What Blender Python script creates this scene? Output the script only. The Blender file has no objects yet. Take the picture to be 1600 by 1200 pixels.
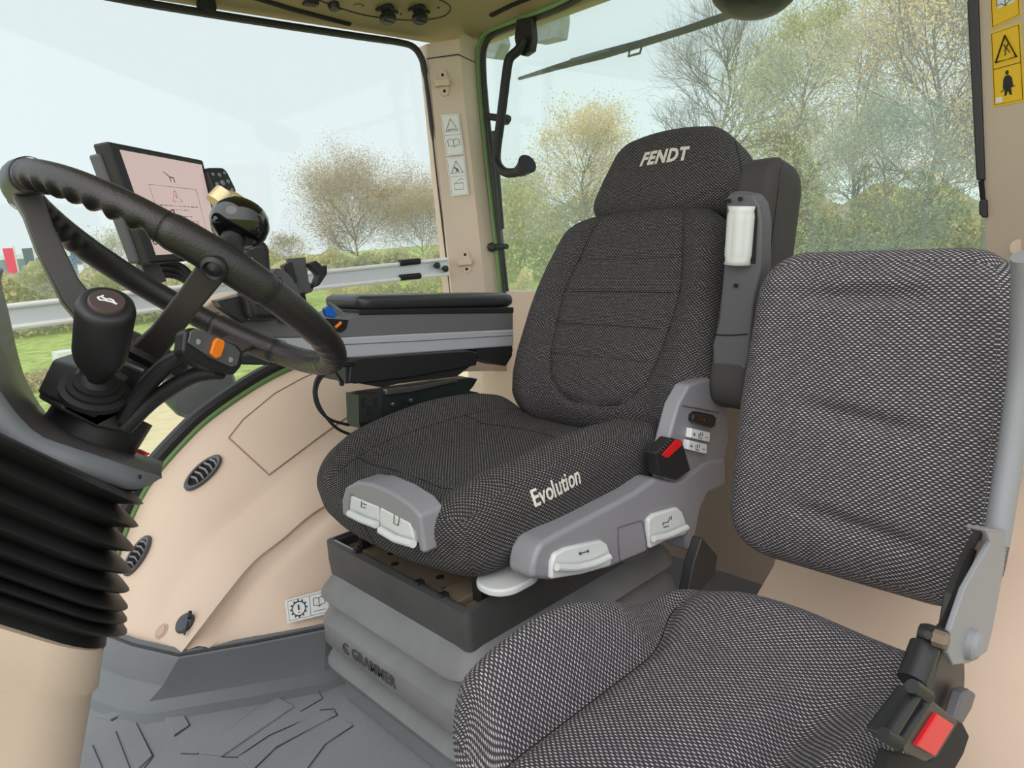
import bpy, bmesh, math, random
import numpy as np
from mathutils import Vector, Matrix
random.seed(7); np.random.seed(7)
sc = bpy.context.scene
C = sc.collection

# ------------------------------------------------------------------ camera
F = 1110.0                       # focal length in pixels of the 1600x1200 frame
AX = np.array([[0.72317673, 0.19482568, -0.6626148],
               [-0.68689136, 0.10275656, -0.71945907],
               [-0.07208108, 0.97544044, 0.20813523]])   # rows: world axes seen in camera axes
cam_data = bpy.data.cameras.new('camera'); cam = bpy.data.objects.new('camera', cam_data); C.objects.link(cam)
cam_data.sensor_width = 36.0; cam_data.sensor_fit = 'HORIZONTAL'; cam_data.lens = F / 1600 * 36
cam_data.clip_start = 0.02; cam_data.clip_end = 500
M4 = Matrix([list(AX[0]) + [0], list(AX[1]) + [0], list(AX[2]) + [0], [0, 0, 0, 1]])
cam.matrix_world = M4
sc.camera = cam

# ------------------------------------------------------------------ world and sun
W = bpy.data.worlds.new('overcast'); sc.world = W; W.use_nodes = True
wn = W.node_tree.nodes; wl = W.node_tree.links; wn.clear()
wo = wn.new('ShaderNodeOutputWorld'); bg = wn.new('ShaderNodeBackground')
tc = wn.new('ShaderNodeTexCoord'); sep = wn.new('ShaderNodeSeparateXYZ')
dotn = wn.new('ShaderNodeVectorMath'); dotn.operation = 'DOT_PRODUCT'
dotn.inputs[1].default_value = Vector((-0.80, -0.45, 0.50)).normalized()     # added sky lobe, brightened behind the camera to light the cab interior
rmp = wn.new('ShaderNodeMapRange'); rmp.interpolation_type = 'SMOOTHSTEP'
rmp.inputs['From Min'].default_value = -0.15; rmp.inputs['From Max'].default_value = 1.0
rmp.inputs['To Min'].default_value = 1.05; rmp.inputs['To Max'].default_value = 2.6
cr = wn.new('ShaderNodeValToRGB'); cr.color_ramp.elements[0].position = 0.48; cr.color_ramp.elements[1].position = 0.75
cr.color_ramp.elements[0].color = (0.80, 0.87, 0.89, 1); cr.color_ramp.elements[1].color = (0.77, 0.86, 0.91, 1)
mz = wn.new('ShaderNodeMath'); mz.operation = 'MULTIPLY_ADD'; mz.inputs[1].default_value = 0.5; mz.inputs[2].default_value = 0.5
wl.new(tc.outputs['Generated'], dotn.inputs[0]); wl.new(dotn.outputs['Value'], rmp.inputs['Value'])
wl.new(tc.outputs['Generated'], sep.inputs[0]); wl.new(sep.outputs['Z'], mz.inputs[0]); wl.new(mz.outputs[0], cr.inputs[0])
wmix = wn.new('ShaderNodeMix'); wmix.data_type = 'RGBA'; wmix.inputs[7].default_value = (.79, .78, .79, 1)
wr2 = wn.new('ShaderNodeMapRange'); wr2.inputs['From Min'].default_value = .0; wr2.inputs['From Max'].default_value = .8
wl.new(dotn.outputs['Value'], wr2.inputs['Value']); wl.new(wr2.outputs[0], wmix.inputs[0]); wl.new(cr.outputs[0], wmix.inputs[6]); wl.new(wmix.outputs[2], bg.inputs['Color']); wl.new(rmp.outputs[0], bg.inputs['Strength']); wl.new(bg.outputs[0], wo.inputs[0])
sun_d = bpy.data.lights.new('sun', 'SUN'); sun_d.energy = 0.5; sun_d.angle = math.radians(40); sun_d.color = (1.0, 0.97, 0.93)
sun = bpy.data.objects.new('sun', sun_d); C.objects.link(sun)
sun.rotation_euler = Vector((0.75, 0.45, -0.75)).to_track_quat('-Z', 'Y').to_euler()
vs = sc.view_settings
vs.view_transform = 'Standard'; vs.look = 'None'; vs.gamma = 1.0; vs.use_curve_mapping = False
vs.exposure = 0.0

# ------------------------------------------------------------------ measuring helpers
def ray(px, py):
    return AX @ np.array([(px - 800) / F, -(py - 600) / F, -1.0])
def U(px, py, ax, v):            # point of the place seen at a pixel, on the plane ax = v
    r = ray(px, py); return r * (v / r['XYZ'.index(ax)])
def UP(px, py, p0, n):           # ... on the plane through p0 with normal n
    r = ray(px, py); return r * (np.dot(p0, n) / np.dot(r, n))
def V3(*a): return np.array(a, dtype=float)
def norm(v):
    v = np.asarray(v, float); return v / np.linalg.norm(v)

# ------------------------------------------------------------------ object helpers
ORG = {}
def thing(name, label, cat, loc=(0, 0, 0), group=None):
    o = bpy.data.objects.new(name, None); C.objects.link(o); o.empty_display_size = 0.05
    o.location = loc; ORG[o.name] = np.array(loc, float)
    o['label'] = label; o['category'] = cat
    if group: o['group'] = group
    return o
def tag(o, label, cat, group=None, kind=None):
    o['label'] = label; o['category'] = cat
    if group: o['group'] = group
    if kind: o['kind'] = kind
    return o
def mesh(name, verts, faces, m, parent=None, smooth=True, sharp=35, bevel=0, seg=2, uvs=None, fmat=None, kind=None, label=None, recalc=True, weld=0):
    verts = np.asarray(verts, float).reshape(-1, 3)
    if parent is not None: off = ORG[parent.name]
    else: off = verts.mean(0) if kind != 'structure' else np.zeros(3)
    me = bpy.data.meshes.new(name); me.from_pydata((verts - off).tolist(), [], [tuple(int(i) for i in f) for f in faces])
    ms = m if isinstance(m, (list, tuple)) else [m]
    for x in ms: me.materials.append(x)
    if fmat is not None: me.polygons.foreach_set('material_index', np.asarray(fmat, dtype=np.int32))
    if uvs is not None:
        ul = me.uv_layers.new(name='UVMap'); ul.data.foreach_set('uv', np.asarray(uvs, dtype=np.float32).ravel())
    if recalc or weld:
        b = bmesh.new(); b.from_mesh(me)
        if weld: bmesh.ops.remove_doubles(b, verts=b.verts, dist=weld)
        if recalc: bmesh.ops.recalc_face_normals(b, faces=b.faces)
        b.to_mesh(me); b.free()
    if smooth:
        me.polygons.foreach_set('use_smooth', [True] * len(me.polygons))
        if sharp: me.set_sharp_from_angle(angle=math.radians(sharp))
    me.update()
    o = bpy.data.objects.new(name, me); C.objects.link(o)
    if parent is not None:
        o.parent = parent; ORG[o.name] = off
    else:
        o.location = off; ORG[o.name] = off
    if bevel:
        bm_ = o.modifiers.new('bevel', 'BEVEL'); bm_.width = bevel; bm_.segments = seg; bm_.limit_method = 'ANGLE'
        bm_.angle_limit = math.radians(30); bm_.harden_normals = True
    if kind: o['kind'] = kind
    if label: o['label'] = label
    return o
class MB:
    def __init__(s): s.v = []; s.f = []; s.m = []
    def add(s, v, f, mi=0):
        n = len(s.v); s.v += [tuple(map(float, p)) for p in v]; s.f += [tuple(i + n for i in q) for q in f]; s.m += [mi] * len(f)
        return s
    def build(s, name, m, parent=None, **k):
        return mesh(name, s.v, s.f, m, parent, fmat=s.m if isinstance(m, (list, tuple)) else None, **k)
def box(c, s, R=None):
    c = np.array(c, float); s = np.array(s, float) / 2
    p = np.array([[x, y, z] for x in (-1, 1) for y in (-1, 1) for z in (-1, 1)]) * s
    if R is not None: p = p @ np.array(R).T
    return p + c, [(0, 1, 3, 2), (4, 6, 7, 5), (0, 4, 5, 1), (2, 3, 7, 6), (0, 2, 6, 4), (1, 5, 7, 3)]
def frame(z, x=None):
    z = norm(z); x = np.array([1, 0, 0.]) if x is None else np.array(x, float)
    if abs(np.dot(norm(x), z)) > .95: x = np.array([0, 1., 0])
    x = norm(x - z * np.dot(x, z)); return np.stack([x, np.cross(z, x), z], 1)
def prism(pts, vec):
    p = np.array(pts, float); n = len(p); q = p + np.array(vec)
    f = [tuple(range(n))[::-1], tuple(range(n, 2 * n))] + [(i, (i + 1) % n, n + (i + 1) % n, n + i) for i in range(n)]
    return np.vstack([p, q]), f
def spl(pts, n=8, closed=False):
    p = [np.array(a, float) for a in pts]; out = []
    N = len(p); rng = N if closed else N - 1
    for i in range(rng):
        if closed: a, b, c, d = p[i - 1], p[i], p[(i + 1) % N], p[(i + 2) % N]
        else: a, b, c, d = p[max(i - 1, 0)], p[i], p[i + 1], p[min(i + 2, N - 1)]
        for k in range(n):
            t = k / n
            out.append(.5 * ((2 * b) + (c - a) * t + (2 * a - 5 * b + 4 * c - d) * t * t + (3 * b - a - 3 * c + d) * t ** 3))
    if not closed: out.append(p[-1])
    return out
def tube(pts, r, n=10, caps=True, closed=False, flat=None):
    P = [np.array(a, float) for a in pts]; N = len(P)
    rr = r if hasattr(r, '__len__') else [r] * N
    v = []; f = []; up = None
    for i in range(N):
        if closed: t = P[(i + 1) % N] - P[i - 1]
        else: t = P[min(i + 1, N - 1)] - P[max(i - 1, 0)]
        t = norm(t)
        if up is None:
            up = np.array([0, 0, 1.]) if abs(t[2]) < .9 else np.array([1., 0, 0])
        s = norm(np.cross(t, up)); up = np.cross(s, t)
        for k in range(n):
            a = 2 * math.pi * k / n
            w = rr[i]; h = rr[i] if flat is None else rr[i] * flat
            v.append(P[i] + s * math.cos(a) * w + up * math.sin(a) * h)
    M = N if closed else N - 1
    for i in range(M):
        j = (i + 1) % N
        for k in range(n):
            l = (k + 1) % n; f.append((i * n + k, i * n + l, j * n + l, j * n + k))
    if caps and not closed:
        f.append(tuple(range(n))); f.append(tuple((N - 1) * n + k for k in range(n))[::-1])
    return v, f
def lathe(prof, o, ax, n=28, x=None):
    R = frame(ax, x); v = []; f = []; N = len(prof)
    for (r, h) in prof:
        for k in range(n):
            a = 2 * math.pi * k / n; v.append(np.array(o) + R @ np.array([r * math.cos(a), r * math.sin(a), h]))
    for i in range(N - 1):
        for k in range(n):
            l = (k + 1) % n; f.append((i * n + k, i * n + l, (i + 1) * n + l, (i + 1) * n + k))
    f.append(tuple(range(n))[::-1]); f.append(tuple((N - 1) * n + k for k in range(n)))
    return v, f
def loft(rows, closed=False):
    n = len(rows[0]); v = [p for r in rows for p in r]; f = []
    for i in range(len(rows) - 1):
        for k in range(n if closed else n - 1):
            l = (k + 1) % n; f.append((i * n + k, i * n + l, (i + 1) * n + l, (i + 1) * n + k))
    return v, f
def resample(pts, n):
    p = np.array(pts, float); d = np.r_[0, np.cumsum(np.linalg.norm(np.diff(p, axis=0), axis=1))]
    s = np.linspace(0, d[-1], n); return np.stack([np.interp(s, d, p[:, k]) for k in range(3)], 1)
def rrect(cx, cy, sx, sy, r, n=6):
    out = []
    for (qx, qy, a0) in ((1, 1, 0), (-1, 1, 90), (-1, -1, 180), (1, -1, 270)):
        for k in range(n + 1):
            a = math.radians(a0 + 90 * k / n)
            out.append((cx + qx * (sx / 2 - r) + r * math.cos(a), cy + qy * (sy / 2 - r) + r * math.sin(a)))
    return out
def smooth01(x):
    x = np.clip(x, 0, 1); return x * x * (3 - 2 * x)
def cushion(name, D, R, warp, N, m, parent, **kw):
    """rounded block of size D with edge radii R, bent by warp; returns (object, point-on-surface function)"""
    D = np.array(D, float); R = np.array(R, float)
    def shape(q):
        q = np.asarray(q, float).reshape(-1, 3)
        core = np.clip(q, -(D / 2 - R), D / 2 - R); d = (q - core) / R
        nn = np.linalg.norm(d, axis=1, keepdims=True); nn[nn < 1e-9] = 1
        return warp(core + R * d / nn)
    Q = []; faces = []; uvs = []; base = 0
    for k in range(3):
        a, b = (k + 1) % 3, (k + 2) % 3
        for s in (-1, 1):
            na, nb = N[a], N[b]
            ga = np.linspace(-D[a] / 2, D[a] / 2, na + 1); gb = np.linspace(-D[b] / 2, D[b] / 2, nb + 1)
            A, B = np.meshgrid(ga, gb, indexing='ij'); q = np.zeros((A.size, 3))
            q[:, a] = A.ravel(); q[:, b] = B.ravel(); q[:, k] = s * D[k] / 2; Q.append(q)
            i, j = np.meshgrid(np.arange(na), np.arange(nb), indexing='ij'); i = i.ravel(); j = j.ravel()
            idx = lambda ii, jj: base + ii * (nb + 1) + jj
            fc = np.stack([idx(i, j), idx(i + 1, j), idx(i + 1, j + 1), idx(i, j + 1)], 1)
            if s < 0: fc = fc[:, ::-1]
            faces.append(fc); base_ = base; base += q.shape[0]
            # cloth coordinates: length measured along the bent surface, from the middle of each face
            PG = shape(q).reshape(na + 1, nb + 1, 3)
            la = np.concatenate([np.zeros((1, nb + 1)), np.cumsum(np.linalg.norm(np.diff(PG, axis=0), axis=2), axis=0)]); la -= la[na // 2][None, :]
            lb = np.concatenate([np.zeros((na + 1, 1)), np.cumsum(np.linalg.norm(np.diff(PG, axis=1), axis=2), axis=1)], axis=1); lb -= lb[:, nb // 2][:, None]
            loc = np.zeros((la.size, 3)); loc[:, a] = la.ravel(); loc[:, b] = lb.ravel(); loc[:, k] = 0
            uvsel = {0: (1, 2), 1: (0, 2), 2: (1, 0)}[k]
            uvs.append(loc[(fc - base_).ravel()][:, uvsel])
    Q = np.concatenate(Q); F_ = np.concatenate(faces); UVS = np.concatenate(uvs)
    uq, inv = np.unique(np.round(Q, 6), axis=0, return_inverse=True); inv = inv.ravel()
    P = shape(uq); F_ = inv[F_]
    o = mesh(name, P, F_.tolist(), m, parent, uvs=UVS, sharp=0, recalc=False, **kw)
    return o, shape
def seam(name, shape, qs, r, m, parent, n=6, lift=0.0):
    mb = MB()
    for q in qs:
        P = shape(np.array(q)); mb.add(*tube(P, r, n))
    return mb.build(name, m, parent, recalc=False)
def text_geo(s, size, shear=0.0, off=0.0, sx=1.0, space=1.0):
    cu = bpy.data.curves.new('t', 'FONT'); cu.body = s; cu.size = size; cu.shear = shear; cu.offset = off; cu.resolution_u = 3; cu.space_character = space
    cu.align_x = 'CENTER'; cu.align_y = 'CENTER'; cu.extrude = size * 0.012
    o = bpy.data.objects.new('t', cu); C.objects.link(o); dg = bpy.context.evaluated_depsgraph_get(); dg.update()
    me = bpy.data.meshes.new_from_object(o.evaluated_get(dg))
    v = [(p.co.x * sx, p.co.y, p.co.z) for p in me.vertices]; f = [tuple(p.vertices) for p in me.polygons]
    bpy.data.objects.remove(o); bpy.data.curves.remove(cu); bpy.data.meshes.remove(me)
    return v, f

# ------------------------------------------------------------------ materials
def lin(c):
    return tuple(((x / 255) / 12.92 if x / 255 <= .04045 else ((x / 255 + .055) / 1.055) ** 2.4) for x in c) + (1,)
MATS = {}
def mat(name, col, rough=.5, metal=0, bump=0, bscale=400, var=0, vscale=6, spec=.5, coat=0, sub=0):
    if name in MATS: return MATS[name]
    m = bpy.data.materials.new(name); m.use_nodes = True; nt = m.node_tree; p = nt.nodes['Principled BSDF']
    p.inputs['Base Color'].default_value = lin(col); p.inputs['Roughness'].default_value = rough
    p.inputs['Metallic'].default_value = metal; p.inputs['Specular IOR Level'].default_value = spec
    p.inputs['Coat Weight'].default_value = coat
    t = nt.nodes.new('ShaderNodeTexCoord')
    if var:
        nz = nt.nodes.new('ShaderNodeTexNoise'); nz.inputs['Scale'].default_value = vscale; nz.inputs['Detail'].default_value = 5
        mx = nt.nodes.new('ShaderNodeMix'); mx.data_type = 'RGBA'
        a = lin([max(0, c - var) for c in col]); b = lin([min(255, c + var) for c in col])
        mx.inputs[6].default_value = a; mx.inputs[7].default_value = b
        nt.links.new(t.outputs['Object'], nz.inputs['Vector']); nt.links.new(nz.outputs['Fac'], mx.inputs[0]); nt.links.new(mx.outputs[2], p.inputs['Base Color'])
    if bump:
        nz2 = nt.nodes.new('ShaderNodeTexNoise'); nz2.inputs['Scale'].default_value = bscale; nz2.inputs['Detail'].default_value = 2
        bp = nt.nodes.new('ShaderNodeBump'); bp.inputs['Strength'].default_value = bump; bp.inputs['Distance'].default_value = .001
        nt.links.new(t.outputs['Object'], nz2.inputs['Vector']); nt.links.new(nz2.outputs['Fac'], bp.inputs['Height']); nt.links.new(bp.outputs[0], p.inputs['Normal'])
    MATS[name] = m; return m
def fabric(name, dark, light, a=0.0082, b=0.0066, hx=.22, hy=.21, rough=.85):
    m = bpy.data.materials.new(name); m.use_nodes = True; nt = m.node_tree; L = nt.links; p = nt.nodes['Principled BSDF']
    p.inputs['Roughness'].default_value = rough; p.inputs['Specular IOR Level'].default_value = .25
    def mth(op, *ins):
        n = nt.nodes.new('ShaderNodeMath'); n.operation = op
        for i, x in enumerate(ins):
            if isinstance(x, (int, float)): n.inputs[i].default_value = x
            else: L.new(x, n.inputs[i])
        return n.outputs[0]
    uv = nt.nodes.new('ShaderNodeUVMap'); s = nt.nodes.new('ShaderNodeSeparateXYZ'); L.new(uv.outputs[0], s.inputs[0])
    y = mth('DIVIDE', s.outputs['Y'], b / 2); row = mth('FLOOR', y)
    odd = mth('FLOORED_MODULO', row, 2.0)
    x = mth('MULTIPLY_ADD', odd, .5, mth('DIVIDE', s.outputs['X'], a))
    fx = mth('ABSOLUTE', mth('SUBTRACT', mth('FRACT', x), .5)); fy = mth('ABSOLUTE', mth('SUBTRACT', mth('FRACT', y), .5))
    def edge(v, h, w):
        r = nt.nodes.new('ShaderNodeMapRange'); r.interpolation_type = 'SMOOTHSTEP'; L.new(v, r.inputs[0])
        r.inputs[1].default_value = h + w; r.inputs[2].default_value = h - w; return r.outputs[0]
    k = mth('MULTIPLY', edge(fx, hx, .09), edge(fy, hy, .14))
    cmb = nt.nodes.new('ShaderNodeCombineXYZ'); L.new(mth('FLOOR', x), cmb.inputs[0]); L.new(row, cmb.inputs[1])
    wn_ = nt.nodes.new('ShaderNodeTexWhiteNoise'); wn_.noise_dimensions = '2D'; L.new(cmb.outputs[0], wn_.inputs['Vector'])
    k2 = mth('MULTIPLY', k, mth('MULTIPLY_ADD', wn_.outputs['Value'], .45, .6))
    mx = nt.nodes.new('ShaderNodeMix'); mx.data_type = 'RGBA'; L.new(k2, mx.inputs[0])
    mx.inputs[6].default_value = lin(dark); mx.inputs[7].default_value = lin(light); L.new(mx.outputs[2], p.inputs['Base Color'])
    bp = nt.nodes.new('ShaderNodeBump'); bp.inputs['Strength'].default_value = .5; bp.inputs['Distance'].default_value = .0012
    hgt = mth('MULTIPLY', edge(fx, .40, .1), edge(fy, .40, .1)); L.new(hgt, bp.inputs['Height']); L.new(bp.outputs[0], p.inputs['Normal'])
    return m
m_fab = fabric('seat fabric', (60, 57, 60), (196, 193, 196))
m_fabd = fabric('driver seat fabric', (41, 39, 40), (138, 136, 134), a=.0072, b=.0060, hx=.24, hy=.20)
m_seam = mat('dark stitching', (24, 23, 23), .9)
m_vinyl = mat('grey upholstery', (58, 56, 55), .8, bump=.3, bscale=900)
m_rubber = mat('black rubber', (28, 28, 29), .55, bump=.15, bscale=120, spec=.4)
m_leather = mat('black leather', (36, 33, 32), .38, bump=.5, bscale=420, spec=.5)
m_black = mat('black plastic', (31, 31, 33), .45, bump=.1, bscale=700)
m_gloss = mat('glossy black', (12, 12, 13), .08, spec=.6, coat=.5)
m_dark = mat('dark grey plastic', (84, 84, 88), .5, bump=.15, bscale=900)
m_grey = mat('grey plastic', (134, 133, 138), .42, bump=.08, bscale=900)
m_silver = mat('silver grey trim', (132, 133, 137), .5)
m_pale = mat('pale grey plastic', (205, 208, 206), .4)
m_beige = mat('beige moulded plastic', (208, 186, 166), .55, bump=.25, bscale=260, var=4, vscale=3)
m_liner = mat('olive beige roof lining', (150, 138, 106), .75, bump=.25, bscale=420)
m_pillar = mat('beige pillar trim', (204, 186, 168), .6, bump=.15, bscale=500)
m_kick = mat('grey kick moulding', (106, 110, 113), .55, bump=.2, bscale=500, var=7, vscale=9)
m_floor = mat('grey rubber mat', (134, 135, 137), .6, bump=.5, bscale=330, var=10, vscale=7)
m_groove = mat('dark groove', (58, 58, 60), .8)
m_susp = mat('grey rubber bellows', (112, 113, 113), .5, bump=.25, bscale=60, var=16, vscale=14)
m_bellow = mat('black bellows rubber', (30, 29, 29), .42, bump=.2, bscale=70, var=6, vscale=12)
m_metal = mat('dusty dark metal', (120, 106, 88), .7, metal=.1, var=18, vscale=25)
m_steel = mat('zinc steel', (150, 150, 148), .3, metal=.9)
m_alu = mat('aluminium', (214, 220, 222), .45, metal=.1)
m_green = mat('green paint', (104, 136, 84), .35)
m_dgreen = mat('dark green paint', (62, 88, 42), .35)
m_red = mat('red plastic', (214, 24, 32), .4)
m_orange = mat('orange plastic', (244, 128, 30), .4)
m_yellow = mat('yellow sticker', (236, 190, 20), .4)
m_white = mat('white sticker', (226, 228, 226), .45)
m_thread = mat('silver thread', (205, 200, 190), .6)
m_ink = mat('black ink', (20, 20, 22), .5)
m_blue = mat('blue plastic', (20, 96, 190), .35)
m_brass = mat('pale brass', (220, 196, 150), .3, metal=.6)
def emis(name, col, s):
    m = bpy.data.materials.new(name); m.use_nodes = True; p = m.node_tree.nodes['Principled BSDF']
    p.inputs['Base Color'].default_value = lin([c * .3 for c in col]); p.inputs['Emission Color'].default_value = lin(col)
    p.inputs['Emission Strength'].default_value = s; p.inputs['Roughness'].default_value = .25
    return m
m_screen = emis('lit screen', (224, 198, 190), .72)
def glass(name, tint, dirt_haze, dirt_haze_col, nscale):  # translucent mix is glass dust and also paints in the misty veil
    m = bpy.data.materials.new(name); m.use_nodes = True; nt = m.node_tree; L = nt.links; nt.nodes.clear()
    o = nt.nodes.new('ShaderNodeOutputMaterial'); tr = nt.nodes.new('ShaderNodeBsdfTransparent'); tr.inputs[0].default_value = tint
    gl = nt.nodes.new('ShaderNodeBsdfGlossy'); gl.inputs['Roughness'].default_value = .03
    df = nt.nodes.new('ShaderNodeBsdfTranslucent'); df.inputs[0].default_value = dirt_haze_col
    nz = nt.nodes.new('ShaderNodeTexNoise'); nz.inputs['Scale'].default_value = nscale; nz.inputs['Detail'].default_value = 6
    t = nt.nodes.new('ShaderNodeTexCoord'); L.new(t.outputs['Object'], nz.inputs['Vector'])
    r = nt.nodes.new('ShaderNodeMapRange'); r.inputs[3].default_value = dirt_haze * .7; r.inputs[4].default_value = dirt_haze * 1.3; r.inputs[1].default_value = .3; r.inputs[2].default_value = .7
    L.new(nz.outputs['Fac'], r.inputs[0])
    a = nt.nodes.new('ShaderNodeMixShader'); L.new(r.outputs[0], a.inputs[0]); L.new(tr.outputs[0], a.inputs[1]); L.new(df.outputs[0], a.inputs[2])
    b = nt.nodes.new('ShaderNodeMixShader'); b.inputs[0].default_value = .03; L.new(a.outputs[0], b.inputs[1]); L.new(gl.outputs[0], b.inputs[2])
    L.new(b.outputs[0], o.inputs[0]); return m
m_glassR = glass('dusty hazed rear glass', (.95, 1.0, .985, 1), .085, (.95, 1, .98, 1), 3)
m_glassS = glass('side glass', (.98, 1, .995, 1), .04, (.95, .98, 1, 1), 2)

# ================================================================== SETTING
FZ = -.85
KZ = -.745
# floor with raised tread bars
fl = MB(); fl.add(*box((.55, .8, FZ - .02), (2.3, 2.3, .04)))
floor = fl.build('floor', m_floor, None, kind='structure')
def fpts(L, z=FZ): return [U(x, y, 'Z', z) for x, y in L]
tread = MB()
for L in ([(170, 1115), (190, 1120), (172, 1127)],):
    pass
GR = [[(174, 1127), (190, 1118), (182, 1115)], [(213, 1130), (240, 1182), (222, 1205)], [(145, 1165), (162, 1205)],
      [(181, 1143), (205, 1205)], [(289, 1120), (297, 1134), (273, 1151)],
      [(283, 1178), (308, 1179), (400, 1108), (440, 1090)], [(346, 1183), (370, 1184), (420, 1150), (470, 1128)],
      [(455, 1078), (498, 1080), (504, 1092), (470, 1112)], [(395, 1205), (430, 1170), (505, 1128), (528, 1118)], [(478, 1205), (510, 1162), (552, 1135)],
      [(500, 1110), (522, 1108), (527, 1118)]]
for L in GR:
    P = [p + V3(0, 0, .0008) for p in fpts(L)]
    tread.add(*tube(P, .0009, 6))
tg = tread.build('mat_groove', m_groove, floor)
# raised tread blocks between the grooves
tb = MB()
for L in ([(185, 1143), (213, 1131), (238, 1182), (214, 1205)], [(258, 1123), (288, 1120), (296, 1134), (272, 1150)], [(150, 1120), (178, 1114), (189, 1118), (172, 1126)],
          [(310, 1178), (400, 1109), (436, 1092), (460, 1105), (348, 1182)], [(372, 1184), (470, 1129), (515, 1112), (526, 1118), (432, 1168), (394, 1205)],
          [(434, 1205), (500, 1150), (540, 1128), (552, 1134), (508, 1164), (478, 1205)]):
    tb.add(*prism(fpts(L), (0, 0, .003)))
tb.build('mat_tread', m_floor, floor, bevel=.001)

# ---- right fender panel (wall_right): lofted through its crease lines
rowA = [(165, 1000, 1.585), (185, 890, 1.64), (205, 830, 1.66), (240, 760, 1.66), (300, 690, 1.66), (345, 650, 1.66), (420, 600, 1.66), (480, 572, 1.66), (560, 545, 1.66), (700, 500, 1.66)]
rowB = [(232, 1014, 1.46), (267, 934, 1.50), (310, 860, 1.51), (353, 817, 1.51), (397, 780, 1.51), (483, 706, 1.51), (560, 652, 1.51), (700, 590, 1.51)]
rowC = [(281, 1023, 1.36), (353, 929, 1.385), (397, 877, 1.40), (440, 843, 1.40), (483, 806, 1.40), (522, 782, 1.40), (600, 740, 1.40), (740, 690, 1.40)]
rowD = [(325, 1013, 1.325), (356, 985, 1.35), (397, 925, 1.365), (440, 882, 1.365), (483, 843, 1.365), (527, 806, 1.365), (610, 765, 1.365), (760, 710, 1.365)]
def U3(L): return [U(x, y, 'Y', Y) for x, y, Y in L]
A_ = resample(spl(U3(rowA), 6), 40)
B_ = resample(spl(U3(rowB), 6), 40)
C_ = resample(spl(U3(rowC), 6), 40)
D_ = resample(spl(U3(rowD), 6), 40)
E_ = resample([U(335, 1012, 'Z', KZ), U(400, 1002, 'Z', KZ), U(510, 980, 'Z', KZ), V3(.9, 1.2, KZ), V3(1.42, 1.2, KZ)], 40)
def mixr(a, b, t, push=0):
    fade = smooth01(np.arange(len(a)) / 9.0)[:, None] if push > .008 and len(a) == 40 and b is E_ else 1.0
    r = a * (1 - t) + b * t; return r + np.array([0, -push, 0]) * fade
rows = [A_ + V3(-.012, .02, .004), A_, mixr(A_, B_, .12, .006), mixr(A_, B_, .5, .014), mixr(A_, B_, .9, .004), B_, mixr(B_, C_, .1, -.002), mixr(B_, C_, .5, .004), mixr(B_, C_, .92, .004), C_, mixr(C_, D_, .12, -.010), mixr(C_, D_, .8, -.020), mixr(C_, D_, 1.0, -.006), mixr(D_, E_, .06, .010), mixr(D_, E_, .5, .012), E_]
wall = MB(); wall.add(*loft(rows)); wall_right = wall.build('wall_right', m_beige, None, kind='structure', sharp=60)
from mathutils.bvhtree import BVHTree
FBVH = BVHTree.FromPolygons([Vector(p) for p in wall.v], wall.f)
# storage lid outline groove and raised lid on the fender top
m_lidline = mat('lid joint', (150, 128, 110), .8)
def on_fender(px, py, lift=.002):
    r = ray(px, py); h = FBVH.ray_cast(Vector((0, 0, 0)), Vector(r))
    if h[0] is None: return r * 1.5
    return np.array(h[0]) * (1 - lift)
lid = [(357, 684), (420, 742), (500, 682), (575, 628), (600, 606)]
def fline(L, n=10, lift=.0006):
    q = [np.array(a, float) for a in L]; o = []
    for a_, b_2 in zip(q[:-1], q[1:]):
        for k in range(n): o.append(a_ + (b_2 - a_) * k / n)
    o.append(q[-1]); return [on_fender(x, y, lift) for x, y in o]
lidp = fline(lid)
wl_ = MB(); wl_.add(*tube(lidp, .0018, 6)); wl_.add(*tube(fline([(357, 684), (380, 655), (430, 614), (470, 592), (500, 578)]), .0012, 6))
wl_.build('lid_joint', m_lidline, wall_right, recalc=False)
# kick moulding
kt = [U(140, 985, 'Z', KZ), U(165, 994, 'Z', KZ), U(210, 1011, 'Z', KZ), U(280, 1027, 'Z', KZ), U(400, 1006, 'Z', KZ), U(510, 984, 'Z', KZ), V3(.9, 1.2, KZ), V3(1.42, 1.2, KZ)]
kb = [U(130, 1080, 'Z', FZ), U(157, 1092, 'Z', FZ), U(195, 1105, 'Z', FZ), U(236, 1112, 'Z', FZ), U(400, 1084, 'Z', FZ), U(510, 1064, 'Z', FZ), V3(.9, 1.17, FZ), V3(1.42, 1.17, FZ)]
kt = np.array(kt); kb = np.array(kb)
inn = V3(-.012, -.02, 0)
kick = MB(); kick.add(*loft([kt + V3(.01, .02, .006), kt + V3(0, 0, .006), kt + V3(-.003, -.004, 0), kt * .45 + kb * .55 + V3(0, .006, 0), kb + V3(0, .004, .02), kb + inn * .7 + V3(0, 0, .006), kb + inn * 1.6]))
kick.build('baseboard_right', m_kick, None, kind='structure', sharp=18)
km = MB(); km.add(*tube(kt + V3(-.001, -.001, .006), .003, 6)); km.build('trim_5', m_groove, None, kind='structure')

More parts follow.
